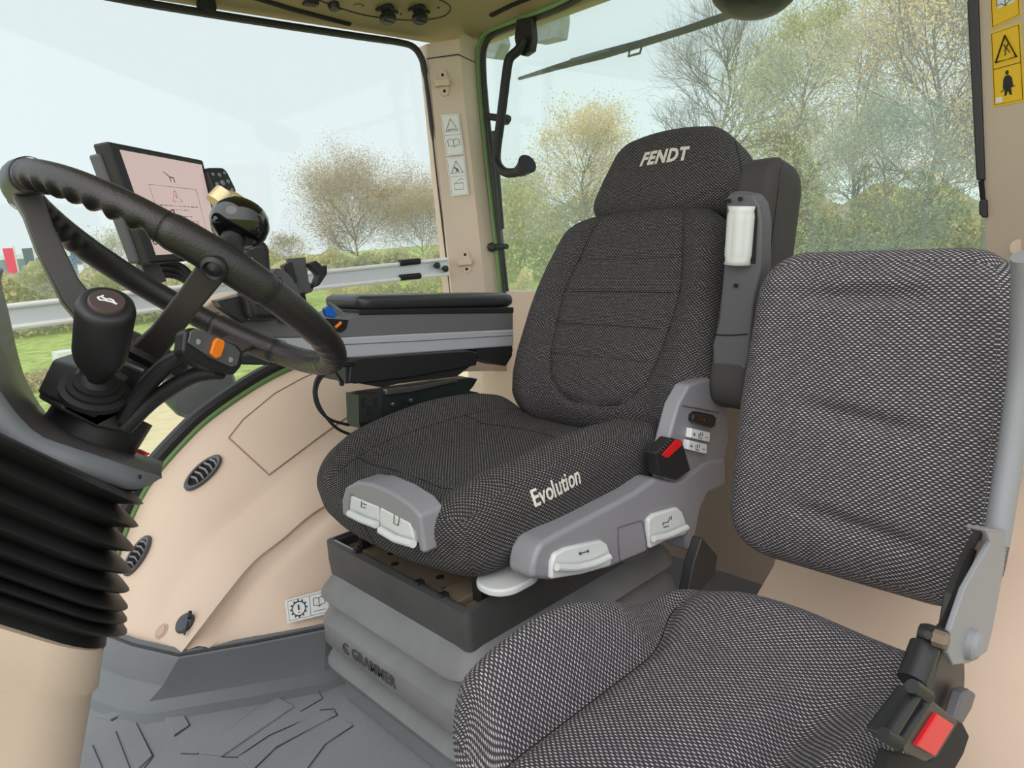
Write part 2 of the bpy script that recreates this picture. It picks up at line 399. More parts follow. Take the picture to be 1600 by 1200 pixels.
# ---- window_1: right side window
win = MB(); win.add(*box((.35, 1.70, -.05), (2.2, .006, 1.5)))
w1 = win.build('window_1', m_glassS, None, kind='structure', smooth=False)
fr = [A_[i] + V3(-.006, .012, .010) for i in range(1, 40)]
fb = MB(); fb.add(*tube([p + V3(-.010, .008, .012) for p in fr], .016, 8)); fb.build('window_seal', m_black, w1)
fg = MB(); fg.add(*tube([p + V3(.004, .0, -.001) for p in fr], .008, 8)); fg.build('window_frame', m_green, w1)
top = [U(x, y, 'Y', 1.67) for x, y in [(60, -28), (210, 2), (400, 33), (560, 57), (622, 66), (645, 73), (657, 88), (663, 110), (672, 180), (684, 290), (697, 400), (706, 480)]]
tsp = spl(top, 5); ts = MB(); ts.add(*tube(tsp, [.009 if i < 36 else (.006 if i < 42 else .0025) for i in range(len(tsp))], 8)); ts.build('window_seal', m_black, w1)

# ---- ceiling lining: rises inwards from both window heads
def roofz(x, y):
    a = 1.67 - y; b = 1.47 - x; h = -math.log(math.exp(-a * 14) + math.exp(-b * 14)) / 14
    return .528 + .33 * max(h, -.02) + .012
nx, ny = 50, 60
rv = []; 
for i in range(nx + 1):
    for j in range(ny + 1):
        x = .15 + 1.35 * i / nx; y = .25 + 1.435 * j / ny; rv.append((x, y, roofz(x, y)))
rf = [(i * (ny + 1) + j, i * (ny + 1) + j + 1, (i + 1) * (ny + 1) + j + 1, (i + 1) * (ny + 1) + j) for i in range(nx) for j in range(ny)]
ceil = mesh('ceiling', rv, rf, m_liner, None, kind='structure', sharp=0)
md = ceil.modifiers.new('thick', 'SOLIDIFY'); md.thickness = .03; md.offset = 1
def on_roof(px, py, lift=0):
    r = ray(px, py); t = 1.0
    for _ in range(60):
        p = r * t; g = p[2] - roofz(p[0], p[1]); t -= g * .8 / max(r[2], .1)
    return r * t - V3(0, 0, lift)

# ---- trim_1: right rear pillar, three facets
pL = [(664, 70, 1.672), (672, 150, 1.67), (681, 240, 1.67), (692, 350, 1.67), (700, 430, 1.67), (706, 490, 1.67), (716, 580, 1.67)]
pM = [(716, 60, 1.60), (723, 150, 1.60), (733, 240, 1.60), (745, 350, 1.60), (754, 430, 1.60), (760, 490, 1.60), (770, 580, 1.60)]
pR = [(741, 40, 1.44), (748, 150, 1.44), (757, 240, 1.44), (768, 350, 1.44), (776, 430, 1.44), (782, 490, 1.44), (792, 580, 1.44)]
PL = np.array([U(x, y, 'Y', Y) for x, y, Y in pL]); PM = np.array([U(x, y, 'Y', Y) for x, y, Y in pM]); PR = np.array([U(x, y, 'X', X) for x, y, X in pR])
pil = MB(); pil.add(*loft([PL + V3(-.0, .03, 0), PL, PL * .93 + PM * .07 + V3(-.004, -.004, 0), PM + V3(.004, .002, 0), PM * .93 + PR * .07, PR]))
tr1 = pil.build('trim_1', m_pillar, None, kind='structure', sharp=40)
# joint line where the pillar cover meets the roof lining
jl = MB(); jl.add(*tube([UP(x, y, PM[1], np.cross(PM[3] - PM[0], PL[1] - PM[1])) * .999 for x, y in [(667, 92), (700, 87), (716, 85)]] + [UP(743, 98, PM[1], np.cross(PR[1] - PM[1], PM[3] - PM[0])) * .999], .0016, 6))
jl.build('cover_joint', m_groove, tr1)

# ---- window_2: rear window, green frame, black seal
g = MB(); g.add(*box((1.475, .95, .15), (.006, 1.40, .95)))
w2 = g.build('window_2', m_glassR, None, kind='structure', smooth=False)
gl = [(900, -14), (868, 3), (820, 22), (775, 39), (758, 48), (749, 62), (746, 85), (749, 140), (757, 220), (770, 340), (780, 430), (786, 490), (792, 540)]
gs = MB(); P = spl([U(x + 1, y + 4, 'X', 1.44) for x, y in gl], 5); gs.add(*tube(P, .0085, 8)); gs.build('window_frame', m_green, w2)
gs = MB(); P = spl([U(x + 9, y + 9, 'X', 1.445) for x, y in gl], 5); gs.add(*tube(P, .0085, 8)); gs.build('window_seal', m_black, w2)

# ---- trim_2: left rear pillar, rear wall, left fender
lp = MB(); ys = [(1526, -60), (1530, 60), (1535, 200), (1541, 370), (1548, 600)]
a = np.array([U(x, y, 'X', 1.43) for x, y in ys]); PA = a; b = a + V3(-.012, -.012, 0); c = a + V3(-.10, -.13, 0); d = a + V3(-.30, -.27, 0)
lp.add(*loft([a + V3(.03, .0, 0), a, b, c, d])); tr2 = lp.build('trim_2', m_pillar, None, kind='structure', sharp=40)
ps = MB(); ps.add(*lathe([(.012, 0), (.0125, .003), (.009, .0035)], UP(1588, 386, b[2], np.cross(c[2] - b[2], c[4] - b[2])) - V3(.004, .002, 0), (-1, -.8, 0)))
ps.build('plug_cap', m_pillar, tr2)
rw = MB(); rw.add(*box((1.46, .87, -.53), (.04, 1.8, .72)))
rw.build('wall_rear', m_beige, None, kind='structure')
lf = MB()
fy = np.linspace(-.25, .60, 20); prof = [(.74, FZ), (.75, -.72), (.77, -.70), (.85, -.70), (1.12, -.70), (1.20, -.66), (1.25, -.56), (1.30, -.36), (1.36, -.22), (1.44, -.18)]
lf.add(*loft([[V3(x, y, z) for (x, z) in prof] for y in fy])); lf.add([V3(x, .60, z) for x, z in prof] + [V3(1.44, .60, FZ)], [tuple(range(len(prof) + 1))])
lf_o = lf.build('wall_left', m_beige, None, kind='structure', sharp=60)
rib = MB(); rib.add(*tube(spl([U(x, y, 'X', 1.24) for x, y in [(1555, 860), (1562, 790), (1577, 748), (1600, 722), (1640, 700)]], 6), .008, 8)); rib.build('panel_rib', m_beige, lf_o)
#PART2
# ================================================================== DRIVER SEAT
seat = thing('driver_seat', 'dark grey dotted fabric driver seat with headrest on a ribbed grey suspension base', 'seat', (.78, .94, FZ))
# --- cushion
def gs(x, s): return np.exp(-(x / s) ** 2)
def warp_cush(p):
    x, y, z = p[:, 0], p[:, 1], p[:, 2]
    top = np.clip(z / .115 + .5, 0, 1); u = x / .25; v = y / .24
    mid = gs(u - .1, .75)
    bol = smooth01((np.abs(v) - .42) / .40) * (.022 + .030 * mid)
    fall = -.030 * smooth01((-u - .55) / .5)
    groove = -.006 * gs(np.abs(v) - .60, .035) * smooth01((u + 1.0) / .3)
    front = -.004 * gs(u + .62, .04) * (np.abs(v) < .62)
    rear = -.020 * smooth01((u - .5) / .5) * (1 - .5 * np.abs(v))
    dz = top * (bol + fall + groove + front + rear)
    dz += (1 - top) * (-.010 * smooth01((-u - .2) / .8) + .03 * smooth01((np.abs(v) - .75) / .25) * smooth01((u - .0) / 1.0))
    dx = -.035 * (1 - v ** 2) * smooth01((-u) / 1.0) * (.6 + .4 * top) + .02 * (1 - top) * smooth01(-u)
    dy = np.sign(y) * -.022 * smooth01((-u - .3) / .7) + np.sign(y) * .006 * top
    return np.stack([.795 + x + dx, .935 + y + dy, -.425 + z + dz], 1)
cush, S_c = cushion('seat', (.50, .485, .115), (.055, .06, .045), warp_cush, (60, 70, 20), m_fabd, seat)
q = []
for sg in (-1, 1):
    q.append([( -.235 + .46 * t, sg * (.60 * .24) * (1 + .0 * t), .0575) for t in np.linspace(.05, 1, 30)])
q.append([(-.155 + .03 * math.cos(t * 1.2) - .03, .144 * t, .0575) for t in np.linspace(-1, 1, 24)])
q.append([(.07 + .03 * (1 - t * t), .144 * t, .0575) for t in np.linspace(-1, 1, 24)])
seam('cushion_seam', S_c, q, .0011, m_seam, cush)
# --- "Evolution" stitched on the near side
tv, tf = text_geo('Evolution', .030, off=.0004, sx=.88)
c0 = V3(.698, 0, -.388)
qv = []
for (x, y, z) in tv:
    # parametrise by inverse of the warp, roughly: side face y = -D/2
    qq = np.array([[x + c0[0] - .795 + .012, -.2425, y + c0[2] + .425 - .012]])
    P = S_c(qq)[0]; qv.append(P + V3(0, -.0015 - z, 0))
mesh('stitched_lettering', qv, tf, m_thread, cush, smooth=False, recalc=False)

# --- backrest
TB = V3(1.025, 0, -.40); TT = V3(1.235, 0, .045); UPB = norm(TT - TB); FWB = norm(np.cross(np.array([0, 1., 0]), UPB)) * -1   # towards the front of the seat
if FWB[0] > 0: FWB = -FWB
HB = np.linalg.norm(TT - TB)
def warp_back(p):
    x, y, z = p[:, 0], p[:, 1], p[:, 2]       # x: thickness (negative = front)
    t = z / HB + .5; fr = np.clip(.5 - x / .13, 0, 1)
    w = np.interp(t, [0, .12, .3, .5, .7, .85, .95, 1], [.92, 1.03, 1.06, 1.04, .98, .90, .84, .80])
    v = y / .235
    cup = -.034 * smooth01((np.abs(v) - .50) / .42) * np.interp(t, [0, .2, .6, .9, 1], [.3, 1, 1, .5, .2])
    lum = -.018 * gs(t - .25, .22) * (1 - v ** 2)
    pan_w = np.interp(t, [.10, .14, .22, .35, .6, .97], [.15, .34, .50, .56, .62, .54])
    gro = .007 * gs(np.abs(v) - pan_w, .035) * (t > .10)
    gro += .007 * gs(t - (.115 + .06 * (v / .5) ** 2), .014) * (np.abs(v) < .32)
    for tl in (.31, .45, .60, .745):
        gro += .0035 * gs(t - tl, .010) * (np.abs(v) < pan_w)
    pad = -.010 * (np.abs(v) < pan_w) * (t > .14)
    X = x + fr * (cup + lum + gro + pad * .0)
    yy = y * w; topc = -.02 * v ** 2 * smooth01((t - .8) / .2)
    zz = z + topc
    return TB + (TT - TB) * .5 + np.outer(zz, UPB) + np.outer(-X, FWB * 1.0) + np.outer(yy, [0, 1, 0]) + np.array([0, .912, 0]) - FWB * .065
back, S_b = cushion('backrest', (.13, .47, HB), (.05, .07, .06), warp_back, (20, 110, 110), m_fabd, seat)
def bq(v, t): return (-.065, v * .235, (t - .5) * HB)
q = []
for sg in (-1, 1):
    q.append([bq(sg * np.interp(t, [.10, .14, .22, .35, .6, .97], [.15, .34, .50, .56, .62, .54]), t) for t in np.linspace(.11, .96, 40)])
q.append([bq(v, .115 + .06 * (v / .5) ** 2) for v in np.linspace(-.30, .30, 24)])
for tl in (.31, .45, .60, .745):
    pw = np.interp(tl, [.10, .14, .22, .35, .6, .97], [.15, .34, .50, .56, .62, .54]) - .02
    q.append([bq(v, tl) for v in np.linspace(-pw, pw, 20)])
seam('backrest_seam', S_b, q, .0011, m_seam, back)
# --- headrest
def warp_head(p):
    x, y, z = p[:, 0], p[:, 1], p[:, 2]
    t = z / .20 + .5; v = y / .20
    w = np.interp(t, [0, .25, .5, .8, 1], [1.0, .97, .90, .78, .66])
    dz = -.012 * v ** 2 * smooth01(t) + .012 * v ** 2 * (1 - t)
    X = x + .012 * v ** 2 + .025 * smooth01(t) * 0
    tilt = .02 * (1 - t)
    b = TT + UPB * .075
    return b + np.outer(z + dz, UPB * .97 + V3(-.03, 0, .02)) + np.outer(-(X), FWB) + np.outer(y * w, [0, 1, 0]) + np.array([0, .895, 0]) - FWB * .075
head, S_h = cushion('headrest', (.13, .385, .205), (.045, .05, .045), warp_head, (20, 60, 40), m_fabd, seat)
seam('headrest_seam', S_h, [[(-.04, -.1925 + .002, z) for z in np.linspace(-.06, .06, 12)] + [(-.05, y, .1025) for y in np.linspace(-.15, .15, 20)]], .001, m_seam, head)
tv, tf = text_geo('FENDT', .040, shear=.16, off=.0017, sx=.98, space=1.13)
qv = []
for (x, y, z) in tv:
    P = S_h(np.array([[-.065, -x - .012, y + .022]]))[0]; qv.append(P + FWB * (.0018 + z))
mesh('stitched_lettering', qv, tf, m_thread, head, smooth=False, recalc=False)

# --- folded left armrest
def warp_arm(p):
    x, y, z = p[:, 0], p[:, 1], p[:, 2]; t = z / .44 + .5
    base = V3(1.185, .628, -.125); up = norm(V3(.12, 0, .42))
    return base + np.outer(z, up) + np.outer(x, norm(V3(.42, 0, -.12))) + np.outer(y * (1 - .12 * t), [0, 1, 0]) + np.outer(-.03 * smooth01((.35 - t) / .35) * 0, [1, 0, 0])
arm, S_a = cushion('armrest_pad', (.125, .090, .44), (.04, .022, .05), warp_arm, (16, 14, 40), m_vinyl, seat)
seam('pad_seam', S_a, [[(-.045, y, z) for y, z in [(-.045, -.2), (-.045, 0), (-.045, .16), (-.043, .19)]] + [(-.03, -.04, .212), (-.03, 0, .219), (-.03, .04, .21)]], .0009, m_seam, arm)
def pxprism(L, ax, v, vec): return prism([U(x, y, ax, v) for x, y in L], vec)
arm_shell = MB(); arm_shell.add(*pxprism([(1134, 312), (1137, 302), (1150, 299), (1176, 303), (1186, 318), (1191, 345), (1190, 420), (1178, 470), (1170, 560), (1158, 600), (1128, 606), (1114, 590), (1112, 540), (1122, 500), (1130, 415)], 'X', 1.085, (.035, .0, 0)))
ash = arm_shell.build('armrest_shell', m_dark, seat, bevel=.006, seg=3)
for (x, y) in ((1139, 314), (1157, 311), (1150, 446)):
    sc_ = MB(); sc_.add(*lathe([(.0035, 0), (.0035, .003)], U(x, y, 'X', 1.083), (-1, 0, 0), 10)); sc_.build('screw_hole', m_seam, ash)
sl = MB(); sl.add(*tube([U(1117, 523, 'X', 1.084), U(1140, 524, 'X', 1.084), U(1168, 522, 'X', 1.084)], .0012, 6)); sl.build('shell_joint', m_seam, ash)
slot = MB(); slot.add(*pxprism([(1134, 412), (1138, 322), (1182, 322), (1183, 345), (1180, 412)], 'X', 1.084, (.006, 0, 0))); slot.build('roller_slot', m_seam, ash)
# ribbed pale roller
p0 = U(1153, 413, 'X', 1.083); p1 = U(1160, 322, 'X', 1.083); ax = norm(p1 - p0); Lr = np.linalg.norm(p1 - p0)
rv_, rf_ = [], []; nr = 48; hs = np.linspace(0, 1, 13); Rf = frame(ax, (0, 1, 0))
for h in hs:
    for k in range(nr):
        a = 2 * math.pi * k / nr; dep = .0030 * abs(math.cos(3 * a + .5)) ** .5 * (1 if .12 < h < .88 else .25) + .002 * (1 - smooth01(min(h, 1 - h) / .1))
        r_ = .0235 - .0035 + dep; rv_.append(p0 + Rf @ np.array([r_ * math.cos(a), r_ * math.sin(a), h * Lr]))
for i in range(12):
    for k in range(nr): rf_.append((i * nr + k, i * nr + (k + 1) % nr, (i + 1) * nr + (k + 1) % nr, (i + 1) * nr + k))
rf_ += [tuple(range(nr)), tuple(12 * nr + k for k in range(nr))]
mesh('adjuster_roller', rv_, rf_, m_pale, seat, sharp=0)
# --- silver side cover and its handles
cv = MB(); cvp = [(831, 905), (832, 885), (836, 868), (847, 848), (875, 832), (932, 802), (992, 770), (1025, 747), (1040, 750), (1056, 753), (1066, 750), (1105, 720), (1135, 715), (1135, 760), (1107, 772), (1096, 796), (1083, 860), (1075, 862), (1073, 838), (1017, 856), (1010, 865), (955, 888), (862, 908)]
cv.add(*pxprism(cvp, 'Y', .655, (0, .05, 0))); side = cv.build('side_cover', m_grey, seat, bevel=.010, seg=4)
up = MB(); up.add(*pxprism([(1040, 752), (1037, 722), (1047, 680), (1060, 632), (1077, 601), (1108, 590), (1135, 604), (1140, 690), (1130, 730), (1100, 745), (1062, 760)], 'Y', .662, (0, .03, 0)))
up.build('hinge_cover', m_grey, seat, bevel=.006, seg=3)
ln = MB(); ln.add(*tube([U(x, y, 'Y', .6605) for x, y in [(1066, 634), (1090, 638), (1124, 645)]], .0008, 5)); 
ln.build('cover_joint', m_dark, side); ln = MB(); ln.add(*tube(spl([U(x, y, 'Y', .6535) for x, y in [(966, 824), (968, 870), (975, 877), (1008, 866), (1011, 858), (1005, 818), (997, 815), (968, 824)]], 2), .0006, 5))
ln.build('cover_joint', m_dark, side)
def handle(name, L, ridge, icon):
    h = MB(); h.add(*pxprism(L, 'Y', .648, (0, .02, 0))); o = h.build(name, m_pale, seat, bevel=.004, seg=3)
    r_ = MB(); r_.add(*tube(spl([U(x, y, 'Y', .640) for x, y in ridge], 4), .0055, 10)); r_.build('grip_ridge', m_pale, o)
    ic = MB()
    for st in icon: ic.add(*tube([U(x, y, 'Y', .6470) for x, y in st], .0007, 5))
    ic.build('lever_symbol', m_ink, o); return o
handle('position_lever', [(862, 906), (863, 880), (868, 866), (885, 857), (940, 844), (950, 850), (956, 868), (956, 884), (945, 888), (910, 898)], [(870, 886), (900, 887), (930, 880), (952, 870)], [[(906, 865), (920, 861)], [(907, 862), (905, 865), (908, 867)], [(918, 859), (920, 861), (919, 864)]])
handle('tilt_lever', [(1016, 858), (1013, 830), (1014, 812), (1022, 804), (1060, 793), (1067, 799), (1075, 822), (1072, 836), (1040, 846)], [(1021, 842), (1045, 836), (1073, 824)], [[(1036, 821), (1036, 817), (1044, 816), (1047, 808)], [(1049, 812), (1049, 806)], [(1037, 824), (1045, 822)]])
# front levers below the cushion
fp0 = U(600, 800, 'X', .545)
fh = MB(); fr_out = [(534, 805), (533, 780), (538, 762), (556, 752), (580, 755), (610, 768), (640, 788), (655, 806), (664, 866), (655, 864), (648, 830), (600, 800), (548, 775), (546, 800), (545, 812)]
fh.add(*pxprism(fr_out, 'X', .520, (.045, 0, 0))); fho = fh.build('front_lever_frame', m_grey, seat, bevel=.006, seg=3)
for (nm, L, rg, ic) in (('cushion_lever', [(547, 775), (590, 792), (592, 818), (588, 822), (545, 806)], [(546, 802), (566, 812), (588, 820)], [[(565, 783), (564, 792), (571, 794)], [(567, 787), (572, 789)]]),
                        ('cushion_lever', [(593, 793), (640, 818), (648, 850), (640, 852), (592, 826)], [(594, 828), (618, 842), (646, 850)], [[(616, 804), (615, 818), (622, 821), (624, 808)]])):
    h = MB(); h.add(*pxprism(L, 'X', .518, (.03, 0, 0))); o = h.build(nm, m_pale, seat, bevel=.003)
    r_ = MB(); r_.add(*tube([U(x, y, 'X', .511) for x, y in rg], .0058, 10)); r_.build('grip_ridge', m_pale, o)
    i_ = MB()
    for st in ic: i_.add(*tube([U(x, y, 'X', .5172) for x, y in st], .0006, 5))
    i_.build('lever_symbol', m_ink, o)
# slide handle plate below
sh = MB(); cxy = U(797, 903, 'Z', -.492)
sh.add(*prism([V3(cxy[0] + a, cxy[1] + b, -.500) for a, b in [(p[0], p[1]) for p in rrect(0.0, .005, .095, .075, .035, 8)]], (0, 0, .012)))
sh.build('turn_handle', m_pale, seat, bevel=.004, seg=3)
# --- switches
def on_side(L, y=.661): return [U(x, yy, 'Y', y) for x, yy in L]
sw = MB(); sw.add(*pxprism([(1084, 648), (1090, 643), (1115, 648), (1120, 653), (1118, 666), (1112, 669), (1087, 662), (1083, 657)], 'Y', .652, (0, .012, 0))); swo = sw.build('heating_switch', m_gloss, seat, bevel=.002)
dt = MB(); dt.add(*lathe([(.0012, 0), (.0012, .0006)], U(1095, 655, 'Y', .6515), (0, -1, 0), 8)); dt.add(*lathe([(.0012, 0), (.0012, .0006)], U(1100, 656, 'Y', .6515), (0, -1, 0), 8)); dt.build('indicator_dot', m_red, swo)
for k, off in enumerate(((0, 0), (-4.5, 18.5))):
    b_ = MB(); b_.add(*pxprism([(1081 + off[0], 669 + off[1]), (1110 + off[0], 676 + off[1]), (1109 + off[0], 691 + off[1]), (1079 + off[0], 684 + off[1])], 'Y', .652, (0, .012, 0)))
    o = b_.build('lumbar_button', m_white, seat, bevel=.0015)
    s_ = MB()
    for st in ([(1083, 678), (1087, 679)], [(1085, 675.5), (1085, 681.5)], [(1102, 683), (1106, 684)], [(1092, 677), (1092, 684), (1097, 685)], [(1095, 675), (1094, 682)], [(1098, 676), (1097, 682)]):
        s_.add(*tube([U(x + off[0], y + off[1], 'Y', .6515) for x, y in st], .0006, 5))
    s_.build('button_symbol', m_ink, o)
# --- belt buckle of the driver seat
bk = MB(); bk.add(*pxprism([(1025, 708), (1048, 684), (1066, 688), (1069, 697), (1080, 735), (1058, 751), (1031, 743)], 'Y', .648, (0, .022, 0))); bko = bk.build('belt_buckle', m_black, seat, bevel=.003, seg=3)
rb = MB(); rb.add(*pxprism([(1035, 711), (1057, 687), (1065, 689), (1067, 695), (1045, 715), (1040, 715)], 'Y', .646, (0, .006, 0))); rb.build('release_button', m_red, bko, bevel=.001)
rg = MB()
for k in range(6): rg.add(*tube([U(1028.5 + 3.7 * k, 706 - 3.6 * k, 'Y', .6465), U(1032 + 3.7 * k, 708 - 3.6 * k, 'Y', .6465)], .0009, 5))
rg.build('grip_rib', m_dark, bko)
# --- suspension: tray frame
x0, x1, y0, y1 = .555, 1.03, .735, 1.135
cx, cy = (x0 + x1) / 2, (y0 + y1) / 2
def ring(off, z, r=.03): return [V3(a, b, z) for a, b in rrect(cx, cy, x1 - x0 + 2 * off, y1 - y0 + 2 * off, max(r + off, .012), 5)]
fr_ = MB(); fr_.add(*loft([ring(0, -.585, .012), ring(0.002, -.555, .012), ring(.001, -.522, .012), ring(-.008, -.520, .012), ring(-.010, -.548, .012)], closed=True))
fr_.build('suspension_frame', mat('worn frame plastic', (66, 66, 66), .5, var=10, vscale=20), seat, bevel=0, sharp=30)
pl = MB(); pl.add(*box((cx, cy, -.545), (x1 - x0 - .03, y1 - y0 - .03, .012))); pl.add(*box((cx, y0 + .07, -.534), (x1 - x0 - .03, .05, .012)))
plo = pl.build('top_plate', m_metal, seat, bevel=.003)
rl = MB(); rl.add(*tube([V3(x0 + .012, y1 - .015, -.524), V3(x0 + .012, y0 + .015, -.524)], .0035, 8)); rl.add(*tube([V3(x0 + .012, y1 - .015, -.524), V3(x0 + .09, y1 - .015, -.524)], .003, 8)); rl.build('plate_edge', m_steel, plo)
for (hx, hy) in ((.60, 1.09), (.62, 1.02), (.60, .98), (.66, 1.0), (.62, .88), (.60, .84), (.66, .86), (.58, .80), (.64, .78)):
    hl = MB(); hl.add(*lathe([(.007, 0), (.007, .001)], (hx, hy, -.5388), (0, 0, 1), 12)); hl.build('plate_hole', m_seam, plo)
for (a, b) in ((.566, 1.04), (.566, .86), (.566, .80)):
    cl = MB(); cl.add(*box((a, b, -.521), (.014, .012, .010))); cl.build('frame_clip', m_black, plo, bevel=.001)
brk = MB(); brk.add(*box((.62, 1.08, -.515), (.05, .012, .045))); brk.add(*box((.62, .77, -.515), (.03, .02, .045))); brk.add(*box((.80, .78, -.515), (.34, .03, .03))); brk.add(*box((.80, 1.09, -.515), (.30, .02, .03)))
brk.add(*box((.80, .935, -.50), (.36, .30, .02)))
brk.build('seat_slide_rail', m_seam, seat, bevel=.002)
# moulding lines on the frame
# bellows folds
folds = [(-.006, -.580), (.004, -.586), (.028, -.612), (.030, -.619), (.022, -.627), (-.012, -.633), (-.010, -.637), (.028, -.662), (.032, -.668), (.033, -.706), (.028, -.713), (-.004, -.722), (-.006, -.727), (.026, -.741), (.034, -.752), (.030, -.766), (.012, -.775), (-.002, -.782), (-.004, -.79)]
fo = MB(); fo.add(*loft([ring(o_, z_, .03) for o_, z_ in folds], closed=True)); bel = fo.build('bellows', m_susp, seat, sharp=50)
tv, tf = text_geo('GRAMMER', .029, off=.0004, sx=.92, space=1.08)
qv = [V3(x0 - .0335 - .001 - z, .945 - x + .012, -.687 + y) for x, y, z in tv]
mesh('moulded_lettering', qv, tf, mat('moulded letters', (66, 66, 66), .6), bel, smooth=False, recalc=False)
lg = MB(); lg.add(*tube(spl([V3(x0 - .034, 1.042 + .0085 * math.sin(a), -.687 + .009 * math.cos(a)) for a in np.linspace(-.8, 3.9, 12)], 2), .0016, 6)); lg.add(*tube([V3(x0 - .034, 1.045, -.687), V3(x0 - .034, 1.036, -.696)], .0016, 6)); lg.build('moulded_emblem', MATS['moulded letters'], bel)
bs = MB(); bs.add(*prism([V3(.555, .72, FZ), V3(.555, 1.135, FZ), V3(1.02, 1.135, FZ), V3(1.02, .72, FZ)], (0, 0, .085))); bs.build('base_plinth', m_kick, seat, bevel=.006)

# ================================================================== PASSENGER SEAT
ps = thing('passenger_seat', 'dark grey dotted fabric passenger seat folding from the near fender', 'seat', (.70, .40, FZ))
pB = V3(.955, .385, -.525); pT = V3(1.055, .385, -.055); pu = norm(pT - pB); HP = np.linalg.norm(pT - pB); pf = norm(np.cross(pu, [0, 1., 0]))
if pf[0] > 0: pf = -pf
def warp_pb(p):
    x, y, z = p[:, 0], p[:, 1], p[:, 2]; t = z / HP + .5; v = y / .185; fr = np.clip(.5 - x / .09, 0, 1)
    w = np.interp(t, [0, .2, .5, .8, 1], [1.0, 1.03, 1.02, .97, .93])
    dent = 0
    for (tc_, vc, ss, sl_) in ((.855, .03, .50, -.01), (.50, -.05, .45, .035), (.185, -.12, .48, .035)):
        dent = dent + .014 * gs(t - tc_ - sl_ * (v - vc), .026) * smooth01(1.3 - np.abs(v - vc) / ss)
    puff = -.018 * (1 - v ** 2) * (1 - .6 * (2 * t - 1) ** 2)
    cup = -.012 * smooth01((np.abs(v) - .6) / .3)
    X = x + fr * (dent + puff + cup)
    return (pB + pT) / 2 + np.outer(z, pu) + np.outer(-X, pf) + np.outer(y * w, [0, 1, 0]) - pf * .045
pb, S_pb = cushion('backrest', (.09, .37, HP), (.042, .075, .07), warp_pb, (18, 80, 100), m_fab, ps)
def warp_pc(p):
    x, y, z = p[:, 0], p[:, 1], p[:, 2]; X = .60 + x; Y = .395 + y
    top = np.clip(z / .12 + .5, 0, 1)
    cyc = .505 + .04 * smooth01((X - .66) / .15)          # the crease between centre pad and far bolster
    b = smooth01((Y - cyc) / .055) * np.interp(X, [.30, .38, .42, .47, .53, .59, .67, .75, .80], [.0, .030, .058, .078, .088, .082, .050, .010, .0])
    lift_ = (1 - top) * .07 * smooth01((.56 - X) / .16) * smooth01((Y - .44) / .12)
    b2 = .030 * smooth01((.285 - Y) / .05) * smooth01((.80 - X) / .2)
    crease = -.018 * gs(Y - cyc, .014) * smooth01((.86 - X) / .06)
    c2 = -.016 * gs(Y - .30, .02) * smooth01((.74 - X) / .1)
    dome = .012 * gs(Y - .40, .09)
    rear = .020 * gs(X - .84, .07) * smooth01((.56 - Y) / .1)
    fr = -.05 * smooth01((.42 - X) / .14)
    dz = top * (b + b2 + crease + c2 + dome + rear + fr) + lift_
    dy = .012 * top * smooth01((Y - .5) / .1)
    dx = .03 * (1 - top) * smooth01((.5 - X) / .2)
    # the far front corner of the bolster is round in plan
    dx = dx + .060 * smooth01((.46 - X) / .14) * smooth01((Y - .46) / .07)
    return np.stack([X + dx, Y + dy - .0 * top, -.598 + z + dz], 1)
pc, S_pc = cushion('seat', (.56, .395, .12), (.07, .05, .05), warp_pc, (90, 80, 18), m_fab, ps)
seam('cushion_seam', S_pc, [[(x - .60, (.505 + .04 * smooth01((x - .66) / .15)) - .395, .06) for x in np.linspace(.36, .80, 40)]], .0012, m_seam, pc)
# back shell, grey side tube, hinge bracket
sh = MB(); sh.add(*box((pB + pT) / 2 - pf * .098, (.02, .33, HP * .9), np.stack([pf, [0, 1, 0], pu], 1))); sh.build('back_shell', m_dark, ps, bevel=.01)
tb_ = MB(); st = [U(x, y, 'Y', .190) for x, y in [(1602, 400), (1602, 470), (1596, 580), (1582, 690), (1566, 790), (1556, 850)]]; tb_.add(*tube(spl(st, 5), .014, 14, flat=1.3)); tb_.build('frame_tube', m_silver, ps)
br = MB(); br.add(*pxprism([(1540, 826), (1572, 830), (1575, 845), (1567, 900), (1551, 985), (1542, 1020), (1515, 1037), (1490, 1040), (1482, 1022), (1486, 985), (1508, 920), (1548, 848)], 'Y', .180, (0, .006, 0))); bro = br.build('hinge_bracket', m_silver, ps, bevel=.002)
hb = MB(); hb.add(*lathe([(.017, 0), (.016, .006), (.012, .010), (.0, .012)], U(1514, 1006, 'Y', .180), (0, -1, 0), 24)); hb.build('pivot_boss', m_silver, bro)
fl2 = MB(); fl2.add(*pxprism([(1540, 826), (1572, 829), (1572, 834), (1540, 831)], 'Y', .180, (0, .018, 0))); fl2.build('bracket_flange', m_silver, bro, bevel=.001)
bp = MB(); bp.add(*pxprism([(1536, 830), (1548, 846), (1508, 920), (1486, 985), (1482, 1022), (1478, 1000), (1490, 930), (1515, 870)], 'Y', .205, (0, .01, 0)))
bp.add(*pxprism([(1478, 990), (1506, 985), (1508, 1060), (1502, 1150), (1470, 1200), (1430, 1200), (1455, 1080)], 'Y', .20, (0, .012, 0))); bp.build('pivot_plate', mat('dark pivot plate', (52, 50, 48), .5, var=8, vscale=20), ps, bevel=.002)
sp = MB(); sp.add(*tube([U(1445, 1010, 'Y', .195), U(1425, 1065, 'Y', .195)], .0135, 16)); sp.add(*tube([U(1452, 990, 'Y', .2), U(1420, 1100, 'Y', .195)], .006, 10)); sp.add(*tube(spl([U(1450, 992, 'Y', .19), U(1470, 980, 'Y', .195), U(1486, 950, 'Y', .2), U(1520, 860, 'Y', .2)], 5), .004, 8))
